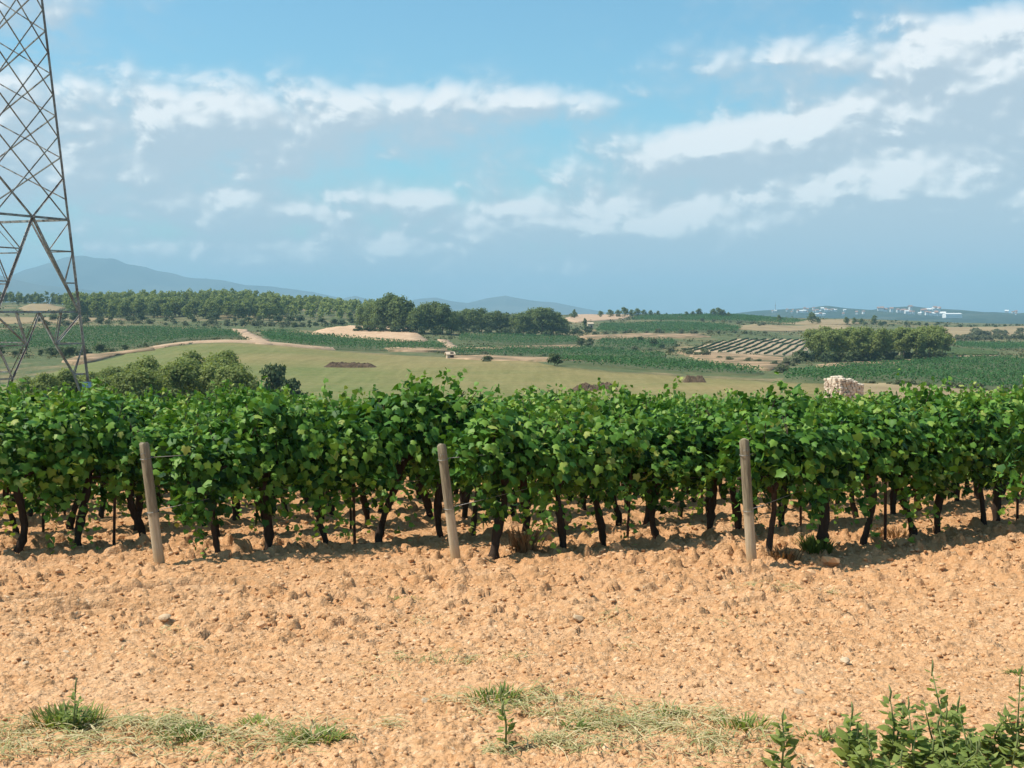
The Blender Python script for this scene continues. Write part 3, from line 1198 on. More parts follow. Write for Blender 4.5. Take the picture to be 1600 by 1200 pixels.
# ------------------------------------------------------------------ lattice pylon
def pylon():
    cx, cyy = spot(-4, 70).x, 70.0
    gzv = hz(cx, cyy)
    root = empty('lattice_pylon', (cx, cyy, gzv))
    tag(root, 'tall rusty galvanised lattice power pylon rising behind the vines at the left edge', 'pylon')
    mesh_cache = {}

    def Rz(z):
        return max(.35, 2.62 + (18.9 - z) * .0965)
    ca, sa = math.cos(.383), math.sin(.383)
    DIRS = {'r': (ca, sa), 'f': (sa, -ca), 'l': (-ca, -sa), 'b': (-sa, ca)}

    def leg(c, z):
        d = DIRS[c]
        return Vector((cx + d[0] * Rz(z), cyy + d[1] * Rz(z), z))

    def lerp(a, b, t):
        return a + (b - a) * t

    def member(name, a, b, w):
        """steel angle section from a to b"""
        d = b - a
        L = d.length
        t = .16 * w
        pr = [(0, 0), (w, 0), (w, t), (t, t), (t, w), (0, w)]
        V = [(x - w * .3, y - w * .3, 0) for x, y in pr] + [(x - w * .3, y - w * .3, L) for x, y in pr]
        F = [(i, (i + 1) % 6, 6 + (i + 1) % 6, 6 + i) for i in range(6)]
        F += [(0, 3, 2, 1), (0, 5, 4, 3), (6, 7, 8, 9), (6, 9, 10, 11)]
        me = bpy.data.meshes.new(name)
        me.from_pydata(V, [], F)
        me.materials.append(M['steel'])
        o = link(name, me, None, root)
        o.location = a - Vector((cx, cyy, gzv))
        o.rotation_mode = 'QUATERNION'
        o.rotation_quaternion = d.to_track_quat('Z', 'Y')
        return o
    zb, zh, P = 6.9, 1.8, 2.28
    ztop = 29.0
    g0 = min(hz(leg(c, gzv).x, leg(c, gzv).y) for c in 'rflb')
    for c in 'rflb':
        base = leg(c, gzv)
        zg = hz(base.x, base.y)
        lg = member('leg', leg(c, zg - .3), leg(c, zb), .155)
        member('leg', leg(c, zb), leg(c, ztop), .13)
        bx = bmesh.new()
        bmesh.ops.create_cube(bx, size=1)
        for v in bx.verts:
            up = v.co.z > 0
            v.co = Vector((v.co.x * (.75 if up else 1.1), v.co.y * (.75 if up else 1.1), v.co.z * 1.0))
        bmesh.ops.bevel(bx, geom=list(bx.edges), offset=.03, segments=1, affect='EDGES')
        me = bpy.data.meshes.new('footing')
        bx.to_mesh(me)
        bx.free()
        o = link('footing', me, M['concrete'], lg)
        o.rotation_mode = 'QUATERNION'
        o.rotation_quaternion = lg.rotation_quaternion.inverted()
        o.location = (0, 0, .3)
    faces = [('r', 'f', 2, 0.0, .085), ('l', 'b', 2, 0.0, .085), ('b', 'r', 1, .5, .06), ('f', 'l', 1, .5, .06)]
    for A, B, span, off, w in faces:
        # lattice above the belt
        z = zb + off * P
        while z < ztop - span * P:
            if span == 2 or True:
                member('brace', leg(A, z), leg(B, min(z + span * P, ztop)), w)
                member('brace', leg(B, z), leg(A, min(z + span * P, ztop)), w)
            z += P
        if span == 2:
            member('brace', leg(A, zb + P), lerp(leg(A, zb), leg(B, zb), .5), w)
            member('brace', leg(B, zb + P), lerp(leg(A, zb), leg(B, zb), .5), w)
        # belt and legs below it
        mid = lerp(leg(A, zb), leg(B, zb), .5)
        member('belt', leg(A, zb), leg(B, zb), .13)
        member('belt', leg(A, zh), leg(B, zh), .12)
        hm = lerp(leg(A, zh), leg(B, zh), .5)
        for X, Yc in ((A, B), (B, A)):
            foot = leg(X, zh)
            member('strut', mid, foot, .12)
            prev = leg(X, zb - .15)
            for zz in (5.16, 3.41):
                q = lerp(mid, foot, (zb - zz) / (zb - zh))
                member('brace', leg(X, zz), q, .07)
                member('brace', prev, q, .05)
                prev = leg(X, zz - .1)
            # lower leg
            n1 = lerp(lerp(leg(X, .05), leg(Yc, .05), .5), leg(X, .05), .34)
            n2 = lerp(lerp(leg(X, -1.66), leg(Yc, -1.66), .5), leg(X, -1.66), .70)
            member('brace', hm, n1, .07)
            member('brace', leg(X, zh - .2), n1, .08)
            member('brace', lerp(hm, foot, .54), n1, .07)
            member('brace', leg(X, .05), n1, .08)
            member('brace', n1, n2, .09)
            member('brace', leg(X, 0), n2, .06)
            member('brace', leg(X, -1.66), n2, .08)
            member('brace', n2, leg(X, gzv + .3), .08)
    # top: peak and cross-arms above the frame
    peak = Vector((cx, cyy, 35.0))
    for c in 'rflb':
        member('leg', leg(c, ztop), peak, .12)
    for za, La in ((22.0, 7.5), (25.5, 6.2), (28.6, 5.2)):
        for s in (-1, 1):
            tipp = Vector((cx + s * La * .7, cyy - s * La * .7, za + .5))
            for c in 'rflb':
                q = leg(c, za + (.0 if c in 'rl' else 1.4))
                if (q - tipp).length < La:
                    member('cross_arm', q, tipp, .09)
    # small plate on the right leg, low down
    bx = bmesh.new()
    bmesh.ops.create_cube(bx, size=1)
    for v in bx.verts:
        v.co = Vector((v.co.x * .5, v.co.y * .03, v.co.z * .32))
    me = bpy.data.meshes.new('warning_plate')
    bx.to_mesh(me)
    bx.free()
    o = link('warning_plate', me, m_plain('blue_plate', (.20, .33, .48), .5), root)
    o.location = leg('r', -2.25) + Vector((0, -.16, 0)) - Vector((cx, cyy, gzv))


pylon()

# pale concrete kerb behind the vines at the left frame edge
p = spot(15, 52)
bx = bmesh.new()
bmesh.ops.create_cube(bx, size=1)
for v in bx.verts:
    v.co = Vector((v.co.x * 1.9, v.co.y * .8, v.co.z * 1.8))
bmesh.ops.bevel(bx, geom=list(bx.edges), offset=.05, segments=2, affect='EDGES')
me = bpy.data.meshes.new('concrete_tank')
bx.to_mesh(me)
bx.free()
tank = empty('concrete_tank', (p.x - .5, p.y, p.z))
tb = link('body', me, M['concrete'], tank)
tb.location = (0, 0, .85)
lidm = tubes_mesh('lid', [tube([(0, 0, 0), (0, 0, .1)], [.35, .35], 16)], False)
lid = link('lid', lidm, M['concrete'], tank)
lid.location = (-.2, 0, 1.74)
tag(tank, 'low grey concrete tank top showing behind the vines at the left edge', 'tank')


# ------------------------------------------------------------------ ruined stone hut
def ruin():
    d = 62.0
    p = spot(1319, d)
    zt = EYE + ray(800, 588)[1] * d            # top of the wall
    H_ = zt - p.z
    root = empty('stone_ruin', p, .35)
    tag(root, 'ruined stub of a rough pinkish rubble stone wall rising above the vines', 'ruin')
    W, D = 1.32, 1.0
    prof = lambda x: H_ - (.05 if x < .1 else .22 if x < .3 else .30) - .10 * max(0, -x - .55)
    r = random.Random(8)
    meshes = []
    for i in range(8):
        bm = bmesh.new()
        bmesh.ops.create_cube(bm, size=1.9)
        for v in bm.verts:
            v.co = Vector([c * r.uniform(.72, 1.05) for c in v.co])
        bmesh.ops.bevel(bm, geom=list(bm.edges), offset=.22, segments=1, affect='EDGES')
        me = bpy.data.meshes.new('stone')
        bm.to_mesh(me)
        bm.free()
        meshes.append(me)
    for me in meshes:
        me.materials.append(M['ruin_stone'])
    # rubble core
    V = []
    n = 14
    for i in range(n + 1):
        x = -W / 2 + W * i / n
        V += [(x * .93, -D / 2 * .9, 0), (x * .93, D / 2 * .9, 0), (x * .93, D / 2 * .9, prof(x) - .10), (x * .93, -D / 2 * .9, prof(x) - .10)]
    F = []
    for i in range(n):
        a, b = i * 4, i * 4 + 4
        for j in range(4):
            F.append((a + j, a + (j + 1) % 4, b + (j + 1) % 4, b + j))
    F += [(3, 2, 1, 0), (n * 4, n * 4 + 1, n * 4 + 2, n * 4 + 3)]
    me = bpy.data.meshes.new('core')
    me.from_pydata(V, [], F)
    link('core', me, M['mortar'], root)
    z = .1
    while z < H_:
        ch = r.uniform(.12, .18)
        for face in range(4):
            L = W if face < 2 else D
            x = -L / 2
            while x < L / 2:
                w = r.uniform(.10, .26)
                xm = min(x + w / 2, L / 2)
                if face < 2:
                    lx, ly = xm, (-D / 2 if face == 0 else D / 2)
                else:
                    lx, ly = (-W / 2 if face == 2 else W / 2), xm
                if z < prof(lx) and (face != 1 or r.random() < .5) and z > H_ - 1.9:
                    o = link('stone', r.choice(meshes), None, root)
                    o.location = (lx + r.uniform(-.02, .02), ly + r.uniform(-.05, .05), z + r.uniform(-.025, .025))
                    o.scale = ((w * .5, .13, ch * r.uniform(.5, .75)) if face < 2 else (.13, w * .5, ch * r.uniform(.5, .75)))
                    o.rotation_euler = (r.uniform(-.12, .12), r.uniform(-.16, .16), r.uniform(-.15, .15))
                x += w
        z += ch
    for i in range(9):
        x = r.uniform(-W / 2, W / 2)
        o = link('stone', r.choice(meshes), None, root)
        o.location = (x, r.uniform(-D / 2, D / 2) * .8, prof(x) - .03)
        s = r.uniform(.09, .16)
        o.scale = (s * 1.2, s, s * .8)
        o.rotation_euler = (r.uniform(-.3, .3), r.uniform(-.3, .3), r.uniform(0, 6))


ruin()


# ------------------------------------------------------------------ fields and far vineyards
def world_poly(pts):
    return [at(*p) for p in pts]


OUTLINES = []


def patch(name, pts, mat, dz=.25, cut=14.0, kind='structure', wp=None):
    wp = wp or world_poly(pts)
    OUTLINES.append(np.array([(p.x, p.y) for p in wp]))
    bm = bmesh.new()
    vs = [bm.verts.new((p.x, p.y, 0)) for p in wp]
    bm.faces.new(vs)
    bmesh.ops.triangulate(bm, faces=bm.faces[:])
    for _ in range(7):
        es = [e for e in bm.edges if e.calc_length() > cut]
        if not es:
            break
        bmesh.ops.subdivide_edges(bm, edges=es, cuts=1)
        bmesh.ops.triangulate(bm, faces=bm.faces[:])
    co = np.array([v.co[:] for v in bm.verts])
    z = H(co[:, 0], co[:, 1]) + dz
    for v, zz in zip(bm.verts, z):
        v.co.z = zz
        e = .4
        v.co.x += RND.uniform(-e, e)
    bmesh.ops.recalc_face_normals(bm, faces=bm.faces[:])
    if bm.faces[:][0].normal.z < 0:
        bmesh.ops.reverse_faces(bm, faces=bm.faces[:])
    rim = [e for e in bm.edges if e.is_boundary]
    ex = bmesh.ops.extrude_edge_only(bm, edges=rim)
    mid_ = sum((Vector((p.x, p.y, 0)) for p in wp), Vector()) / len(wp)
    for v in [g_ for g_ in ex['geom'] if isinstance(g_, bmesh.types.BMVert)]:
        o_ = Vector((v.co.x - mid_.x, v.co.y - mid_.y, 0)).normalized()
        v.co += o_ * .8 + Vector((0, 0, -dz - .35))
    me = bpy.data.meshes.new(name)
    bm.to_mesh(me)
    bm.free()
    for p in me.polygons:
        p.use_smooth = True
    o = link(name, me, mat)
    if kind:
        tag(o, kind=kind)
    return o, wp


def clip_row(wp, o, d):
    """intervals of the line o + t d inside polygon wp (2-D)"""
    ts = []
    n = len(wp)
    for i in range(n):
        a, b = wp[i], wp[(i + 1) % n]
        ex, ey = b.x - a.x, b.y - a.y
        den = d.x * ey - d.y * ex
        if abs(den) < 1e-9:
            continue
        t = ((a.x - o.x) * ey - (a.y - o.y) * ex) / den
        s = ((a.x - o.x) * d.y - (a.y - o.y) * d.x) / den
        if 0 <= s < 1:
            ts.append(t)
    ts.sort()
    return [(ts[i], ts[i + 1]) for i in range(0, len(ts) - 1, 2)]


def hedge(segs, r, hgt, wid, step, dens):
    """rows of foliage as ragged leaf clumps: arrays for leaf_mass"""
    P = []
    for a, b in segs:
        L = (b - a).length
        n = max(2, int(L * dens))
        t = NPR.random(n)
        P.append(np.stack([a.x + (b.x - a.x) * t, a.y + (b.y - a.y) * t], 1))
    P = np.concatenate(P)
    n = len(P)
    P = P + NPR.normal(0, wid * .5, (n, 2))
    lum = .75 + .5 * fbm(P[:, 0] / 3.0, P[:, 1] / 3.0, 17, 3)
    z = H(P[:, 0], P[:, 1]) + .35 + hgt * NPR.random(n) ** .6 * lum
    return np.column_stack([P, z])


def vineyard_field(name, pts, ang, spacing, label, hgt=1.3, wid=.45, dens=3.0, size=.55, soil='row_soil', single=False, grp='distant vineyards'):
    base, wp = patch(name, pts, M[soil], .25, 14, None)
    tag(base, label, 'vineyard', grp)
    d = Vector((math.cos(ang), math.sin(ang)))
    n = Vector((-d.y, d.x))
    c = sum((Vector((p.x, p.y)) for p in wp), Vector((0, 0))) / len(wp)
    ext = max((Vector((p.x, p.y)) - c).length for p in wp)
    segs_all = []
    q = -ext
    while q < ext:
        o = c + n * q
        segs = [(o + d * a, o + d * b) for a, b in clip_row(wp, o, d) if b - a > 2.5]
        if segs:
            segs_all.append(segs)
        q += spacing

    def build(nm, segs):
        P = hedge(segs, RND, hgt, wid, 1.0, dens * 1.75)
        m = len(P)
        nr = NPR.normal(size=(m, 3)) * .7 + np.array([-.2, -.35, .8])
        tp = NPR.normal(size=(m, 3)) + np.array([0, 0, -.3])
        me = leaf_mass(nm, P, nr, tp, NPR.uniform(.6, 1.25, m) * size * .66, np.clip(.5 + .20 * NPR.normal(size=m), 0, 1), LEAF_LOW[[0, 2, 4, 6]], .2, .5)
        o = link(nm, me, M['row'], base)
        return o
    if single:
        for s in segs_all:
            for a, b in s:
                m = max(3, int((b - a).length / 1.6))
                pts, rad = [], []
                for i in range(m + 1):
                    q = a.lerp(b, i / m)
                    f = .45 if i in (0, m) else 1.0
                    rr = wid * f * RND.uniform(.85, 1.35)
                    pts.append((q.x + RND.gauss(0, .12), q.y, hz(q.x, q.y) + .25 + rr * .7))
                    rad.append(rr)
                me = tubes_mesh('vine_row', [tube(pts, rad, 7, True, .28, RND)], False)
                link('vine_row', me, M['row_solid'], base)
    else:
        o = build('vine_rows', [x for s in segs_all for x in s])
        o['kind'] = 'stuff'
    return base


meadow, meadow_w = patch('meadow', [(-60, 640), (-60, 612), (60, 590), (130, 571), (200, 554), (270, 543), (350, 537), (430, 541), (520, 549), (620, 556),
                                    (700, 560), (760, 563), (870, 575), (960, 583), (1060, 589), (1180, 596), (1290, 602), (1330, 612), (1330, 627), (700, 636)],
                         M['meadow'], .25, 8)

vineyard_field('vineyard_field', [(-40, 551), (-40, 522), (60, 517), (200, 513), (300, 514), (368, 521), (380, 528), (300, 532), (235, 541), (130, 549)], math.radians(18), 2.6,
               'large dark green vineyard on the slope right of the pylon legs', dens=3.2)
vineyard_field('vineyard_field', [(405, 521), (440, 519), (485, 525), (560, 531), (640, 538), (700, 541), (690, 549), (600, 549), (500, 545), (425, 537)], math.radians(62), 2.6,
               'dark green vineyard strip in front of the bare pink bank', dens=3.2)
vineyard_field('vineyard_field', [(715, 534), (720, 525), (800, 525), (900, 529), (905, 537), (800, 541)], math.radians(12), 2.6,
               'narrow green vineyard below the round pines at the centre', dens=3)
vineyard_field('vineyard_field', [(700, 549), (800, 545), (930, 545), (1030, 556), (1045, 562), (930, 559), (800, 558), (700, 556)], math.radians(-8), 2.6,
               'long green vineyard strip above the pale terrace line at the centre', dens=3)
vineyard_field('vineyard_field', [(860, 566), (905, 562), (1000, 563), (1100, 570), (1195, 584), (1180, 588), (1060, 583), (960, 575), (875, 570)], math.radians(-14), 2.6,
               'lens shaped dark vineyard along the far edge of the dry meadow', dens=3.2)
vineyard_field('vineyard_field', [(1222, 596), (1240, 584), (1330, 575), (1420, 569), (1500, 564), (1640, 563), (1640, 614), (1530, 611), (1450, 602), (1380, 599), (1290, 600)], math.radians(8), 2.6,
               'broad bright green vineyard below the pine grove at the right', dens=3.4, hgt=1.2)
vineyard_field('vineyard_field', [(930, 519), (940, 508), (1060, 505), (1160, 513), (1150, 520), (1040, 521)], math.radians(5), 2.8,
               'pale green vineyard on the slope under the skyline pines', dens=2.4, size=.7)
vineyard_field('vineyard_field', [(930, 540), (940, 532), (1050, 533), (1060, 541), (1020, 548), (950, 546)], math.radians(20), 2.8,
               'small scrubby green vineyard left of the striped rows', dens=2.2, size=.7)
vineyard_field('vineyard_field', [(985, 500), (1000, 495), (1150, 493), (1260, 502), (1240, 507), (1100, 502)], math.radians(0), 3.0,
               'thin distant vineyard band just under the skyline', dens=1.8, size=.9)
vineyard_field('vineyard_field', [(1490, 543), (1495, 537), (1640, 538), (1640, 545), (1560, 548)], math.radians(10), 2.8,
               'small green vineyard right of the pine grove', dens=2.4, size=.7)
vineyard_field('striped_orchard', [(1062, 549), (1100, 540), (1160, 530), (1262, 530), (1262, 553), (1225, 556), (1140, 552)], math.radians(74), 3.0,
               'striped plot of separate dark rows on pale soil beside the pine grove', hgt=1.5, wid=.30, dens=5, size=.6, soil='pale_row_soil', single=True)
vineyard_field('striped_orchard', [(1440, 552), (1452, 540), (1500, 546), (1560, 552), (1560, 556), (1480, 559)], math.radians(112), 3.0,
               'striped plot of dark rows on pale soil right of the pine grove', hgt=1.4, wid=.38, dens=5, size=.6, soil='pale_row_soil', single=True)

for name, pts, mt, dz in [
        ('bare_bank', [(487, 522), (510, 514), (545, 510), (600, 511), (640, 514), (660, 528), (668, 534), (620, 534), (560, 529)], 'bare', .5),
        ('track', [(362, 515), (385, 516), (410, 530), (425, 540), (400, 539), (385, 529)], 'track', .4),
        ('track', [(685, 532), (700, 533), (716, 545), (705, 546)], 'track', .5),
        ('track', [(235, 544), (300, 535), (350, 533), (430, 537), (520, 545), (520, 547), (430, 539), (350, 535), (300, 537), (240, 545.5)], 'track', .45),
        ('bank', [(100, 566), (130, 556), (240, 544), (240, 549), (180, 556), (120, 571)], 'terrace', .5),
        ('bank', [(600, 546), (700, 546), (800, 542), (905, 540), (912, 545), (800, 546), (690, 551), (610, 550)], 'terrace', .5),
        ('bank', [(700, 559), (810, 559), (930, 561), (1010, 563), (1000, 566), (860, 565), (700, 562)], 'terrace', .5),
        ('bank', [(905, 525), (1000, 522), (1090, 523), (1110, 527), (1000, 530), (910, 530)], 'terrace', .5),
        ('bank', [(880, 500), (900, 492), (960, 490), (985, 495), (975, 499), (900, 504)], 'track', .5),
        ('bank', [(1060, 551), (1140, 554), (1225, 559), (1240, 568), (1200, 580), (1110, 568)], 'terrace', .45),
        ('bank', [(1275, 574), (1330, 568), (1430, 564), (1430, 568), (1340, 574), (1285, 578)], 'terrace', .6),
        ('field', [(1185, 503), (1200, 499), (1330, 500), (1345, 506), (1300, 508)], 'brown_field', .5),
        ('field', [(1470, 531), (1475, 512), (1640, 510), (1640, 522), (1530, 524), (1500, 534)], 'brown_field', .4),
        ('field', [(1130, 513), (1180, 507), (1330, 509), (1330, 514), (1200, 518)], 'brown_field', .4),
        ('field', [(-40, 505), (0, 497), (120, 497), (200, 500), (120, 505)], 'brown_field', .5),
        ('knoll', [(30, 482), (50, 476), (80, 476), (102, 482), (90, 487), (40, 487)], 'brown_field', .6),
        ('field_edge', [(1290, 606), (1400, 603), (1500, 612), (1640, 619), (1640, 627), (1340, 625)], 'brown_field', .5)]:
    patch(name, pts, M[mt], dz, 8)


# dark manure heaps on the meadow
def heap(px, py, wpx, lab):
    p = at(px, py)
    w = wpx / FPX * p.y
    n, m = 46, 9
    V, F = [], []
    for i in range(n + 1):
        t = i / n
        env = min(1, math.sin(math.pi * t) * 2.0) * (.7 + .5 * float(vnoise(np.array([t * 9 + px]), np.array([.5]), 3)[0]))
        for j in range(m + 1):
            s = j / m
            x = (t - .5) * w
            y = (s - .5) * 4.0
            z = 1.15 * env * math.sin(math.pi * s) * (.88 + .24 * RND.random()) - .05
            V.append((x, y + RND.uniform(-.1, .1), z + hz(p.x + x, p.y + y) - p.z + .25))
    for i in range(n):
        for j in range(m):
            a = i * (m + 1) + j
            F.append((a, a + m + 1, a + m + 2, a + 1))
    me = bpy.data.meshes.new('manure_heap')
    me.from_pydata(V, [], F)
    o = link('manure_heap', me, M['heap'])
    o.location = p
    tag(o, lab, 'heap', 'dark heaps on the meadow')


heap(547, 576, 84, 'long dark brown heap on the green meadow, leftmost of three heaps')
heap(928, 612, 76, 'dark brown heap just above the vine tops at the centre')
heap(1085, 599, 36, 'short brown heap on the dry meadow, smallest of three heaps')


# ------------------------------------------------------------------ trees and shrubs
def crown_mesh(name, seed, w, h, z0, puffs, per, size, mat, umbrella=0.0, low=.35):
    g = np.random.default_rng(seed)
    P, Nn, T = [], [], []
    for i in range(puffs):
        t = g.random() ** .8
        z = z0 + h * (low * .3 + (1 - low * .3) * t)
        prof = math.sin(math.pi * min(1, .18 + .80 * t)) ** .7 if not umbrella else min(1, .45 + t * .9) * (1 - max(0, t - .75) * 1.4)
        a = g.uniform(0, 6.283)
        rr = w * .5 * prof * g.uniform(.25, .85)
        c = np.array([math.cos(a) * rr, math.sin(a) * rr, z])
        s = np.array([w, w, h * .8]) * g.uniform(.15, .26)
        v = g.normal(size=(per, 3))
        v = v / np.linalg.norm(v, axis=1, keepdims=True)
        v[:, 2] = np.where(v[:, 2] < -.4, -v[:, 2], v[:, 2])
        P.append(c + v * s * g.uniform(.55, 1.18, (per, 1)))
        Nn.append(v + g.normal(size=(per, 3)) * .45 + np.array([0, 0, .25]))
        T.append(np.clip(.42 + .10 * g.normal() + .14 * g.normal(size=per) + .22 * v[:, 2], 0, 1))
    P, Nn, T = np.concatenate(P), np.concatenate(Nn), np.concatenate(T)
    n = len(P)
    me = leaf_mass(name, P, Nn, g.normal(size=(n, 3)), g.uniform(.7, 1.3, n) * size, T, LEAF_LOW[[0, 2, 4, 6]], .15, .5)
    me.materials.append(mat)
    return me


def trunk_mesh(seed, h, r0, top):
    r = random.Random(seed)
    pts = [(0, 0, -.5)]
    x = y = 0
    for i in range(1, 6):
        x += r.uniform(-.2, .2)
        y += r.uniform(-.2, .2)
        pts.append((x, y, h * i / 5))
    parts = [tube(pts, [r0 * 1.25, r0, r0 * .85, r0 * .7, r0 * .5, r0 * .25], 6)]
    for j in range(5):
        z = h * r.uniform(.4, .85)
        a = r.uniform(0, 6.28)
        b = Vector((x * z / h, y * z / h, z))
        e = b + Vector((math.cos(a) * top * .5, math.sin(a) * top * .5, h * .18))
        parts.append(tube([b, (b + e) / 2 + Vector((0, 0, .2)), e], [r0 * .4, r0 * .3, r0 * .12], 5))
    me = tubes_mesh('trunk', parts)
    me.materials.append(M['tree_bark'])
    return me


# kinds: list of (trunk, crown) variants, unit metres
KIND = {
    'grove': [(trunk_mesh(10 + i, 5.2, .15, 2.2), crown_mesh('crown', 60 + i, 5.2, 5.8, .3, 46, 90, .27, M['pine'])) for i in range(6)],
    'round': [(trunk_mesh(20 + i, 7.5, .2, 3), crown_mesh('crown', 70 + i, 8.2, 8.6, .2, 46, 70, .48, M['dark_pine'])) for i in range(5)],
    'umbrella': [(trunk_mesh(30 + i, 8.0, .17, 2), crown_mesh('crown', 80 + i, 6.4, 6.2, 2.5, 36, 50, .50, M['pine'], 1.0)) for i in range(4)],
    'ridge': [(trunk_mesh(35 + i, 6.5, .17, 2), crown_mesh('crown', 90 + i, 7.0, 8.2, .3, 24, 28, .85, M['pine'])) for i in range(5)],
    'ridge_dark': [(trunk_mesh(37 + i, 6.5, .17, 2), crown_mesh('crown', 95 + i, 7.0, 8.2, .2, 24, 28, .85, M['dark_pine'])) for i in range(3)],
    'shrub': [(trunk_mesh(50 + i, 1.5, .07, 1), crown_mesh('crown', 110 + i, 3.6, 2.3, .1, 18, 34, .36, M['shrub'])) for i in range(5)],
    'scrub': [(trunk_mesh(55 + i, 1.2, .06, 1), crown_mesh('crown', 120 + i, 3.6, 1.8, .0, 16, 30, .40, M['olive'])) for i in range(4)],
    'cypress': [(trunk_mesh(58, 5.0, .12, .4), crown_mesh('crown', 130, 2.2, 6.5, .3, 20, 30, .5, M['dark_pine']))],
}


def tree(kind, name, px, d, sc, label, group, cat='tree', sz=1.0, dy=0.0):
    p = spot(px, d)
    v = RND.choice(KIND[kind])
    r = empty(name, (p.x, p.y, p.z - .1 + dy), RND.uniform(0, 6.28))
    r.scale = (sc * RND.uniform(.92, 1.1), sc * RND.uniform(.92, 1.1), sc * sz)
    link('trunk', v[0], None, r)
    link('crown', v[1], None, r)
    tag(r, label, cat, group)
    return r


# pines in the hollow just beyond the vineyard, left of centre
gl = []
for i in range(46):
    px = RND.uniform(20, 372)
    d = RND.uniform(128, 186)
    gl.append((px, d, RND.uniform(.80, 1.2)))
gl += [(352, 178, 1.32), (300, 182, 1.15), (180, 176, 1.1), (225, 180, 1.1), (265, 180, 1.05), (95, 184, .95), (140, 186, .95), (60, 186, .8), (385, 150, .8), (335, 170, 1.1)]
gl.sort()
for i, (px, d, s) in enumerate(gl):
    t = max(0, (px - 60) / 310)
    tree('grove', 'pine_tree', px, d, s * (.70 + .24 * t), 'light green young pine in the dense grove behind the vines beside the pylon', 'pines of the near grove', sz=RND.uniform(.9, 1.08))
tree('shrub', 'shrub', 425, 182, 1.25, 'taller dark shrub on the meadow right of the near pine grove', 'shrubs on the meadow', 'shrub', 1.75)
tree('shrub', 'shrub', 455, 178, 1.25, 'broad low dark shrub at the meadow edge above the vine tops', 'shrubs on the meadow', 'shrub', 1.05)
tree('shrub', 'shrub', 440, 172, .9, 'small dark shrub between the taller and the broad meadow shrub', 'shrubs on the meadow', 'shrub', .9)
tree('shrub', 'shrub', 868, 262, 1.0, 'lone green bush at the far rim of the dry meadow', 'shrubs on the meadow', 'shrub', 1.05)
tree('scrub', 'shrub', 762, 285, .8, 'small grey bush at the far rim of the meadow below the shed', 'shrubs on the meadow', 'shrub', 1.0)

# round trees in the middle distance
mid = [(568, 545, 1.0), (582, 540, 1.15), (597, 530, 1.38), (610, 535, 1.55), (624, 528, 1.5), (638, 530, 1.3), (652, 522, 1.05), (664, 530, 1.25), (678, 535, 1.3),
       (692, 530, 1.25), (706, 540, 1.0)]
for i, (px, d, s) in enumerate(mid):
    tree('round', 'pine_tree', px, d, s, '%s big round tree from the left in the clump above the bare bank' % ORD[i], 'round trees above the bare bank', sz=1.0)
mid2 = [(716, 600, 1.0), (728, 610, 1.1), (740, 600, 1.15), (752, 612, 1.2), (764, 602, 1.05), (776, 606, 1.1), (790, 610, 1.0), (806, 606, 1.02), (818, 598, 1.15),
        (832, 605, 1.35), (846, 600, 1.4), (858, 605, 1.35), (869, 606, 1.15), (879, 612, .9)]
for i, (px, d, s) in enumerate(mid2):
    tree('round', 'pine_tree', px, d, s, '%s tree from the left in the clump at the centre' % ORD[i], 'trees of the centre clump', sz=.95)

# pine grove on the right with bare stems
rg = []
for i in range(44):
    t = (i + RND.uniform(0, .9)) / 44
    rg.append((1266 + t * 212, 348 + RND.uniform(0, 60) + 26 * t))
rg.sort()
for i, (px, d) in enumerate(rg):
    tree('umbrella', 'pine_tree', px, d, RND.uniform(.84, 1.02), 'light green pine in the oblong grove between striped plot and right vineyard', 'pines of the right grove', sz=RND.uniform(.95, 1.1))
for i in range(30):
    tree('shrub', 'shrub', 1256 + i * 7.4 + RND.uniform(-4, 4), 348 + i * .9 + RND.uniform(-6, 22), RND.uniform(.8, 1.35), 'dark undergrowth shrub at the foot of the right pine grove', 'undergrowth of the right grove', 'shrub')

# wooded ridge behind the pylon: nearest trees one by one, the rest of the wood as one mass
def far_wood(name, items, label):
    P, Nn, T, S = [], [], [], []
    for px, d, s, tint in items:
        p = spot(px, d)
        hh, ww = 8.2 * s, 3.4 * s
        for q in range(9):
            t = NPR.random()
            a = NPR.uniform(0, 6.283)
            rr = ww * .65 * math.sin(math.pi * (.2 + .75 * t)) * NPR.uniform(.2, 1)
            c = np.array([p.x + math.cos(a) * rr, p.y + math.sin(a) * rr, p.z + hh * (.12 + .78 * t)])
            v = NPR.normal(size=(16, 3))
            v /= np.linalg.norm(v, axis=1, keepdims=True)
            v[:, 2] = np.abs(v[:, 2] + .2)
            P.append(c + v * np.array([ww, ww, hh * .5]) * .34)
            Nn.append(v + NPR.normal(size=(16, 3)) * .4)
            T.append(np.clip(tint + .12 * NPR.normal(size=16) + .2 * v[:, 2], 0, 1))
            S.append(NPR.uniform(.8, 1.35, 16))
    P = np.concatenate(P)
    me = leaf_mass(name, P, np.concatenate(Nn), NPR.normal(size=P.shape), np.concatenate(S), np.concatenate(T), LEAF_LOW[[0, 2, 4, 6]], .15, .5)
    o = link(name, me, M['pine'])
    tag(o, label, 'wood', kind='stuff')


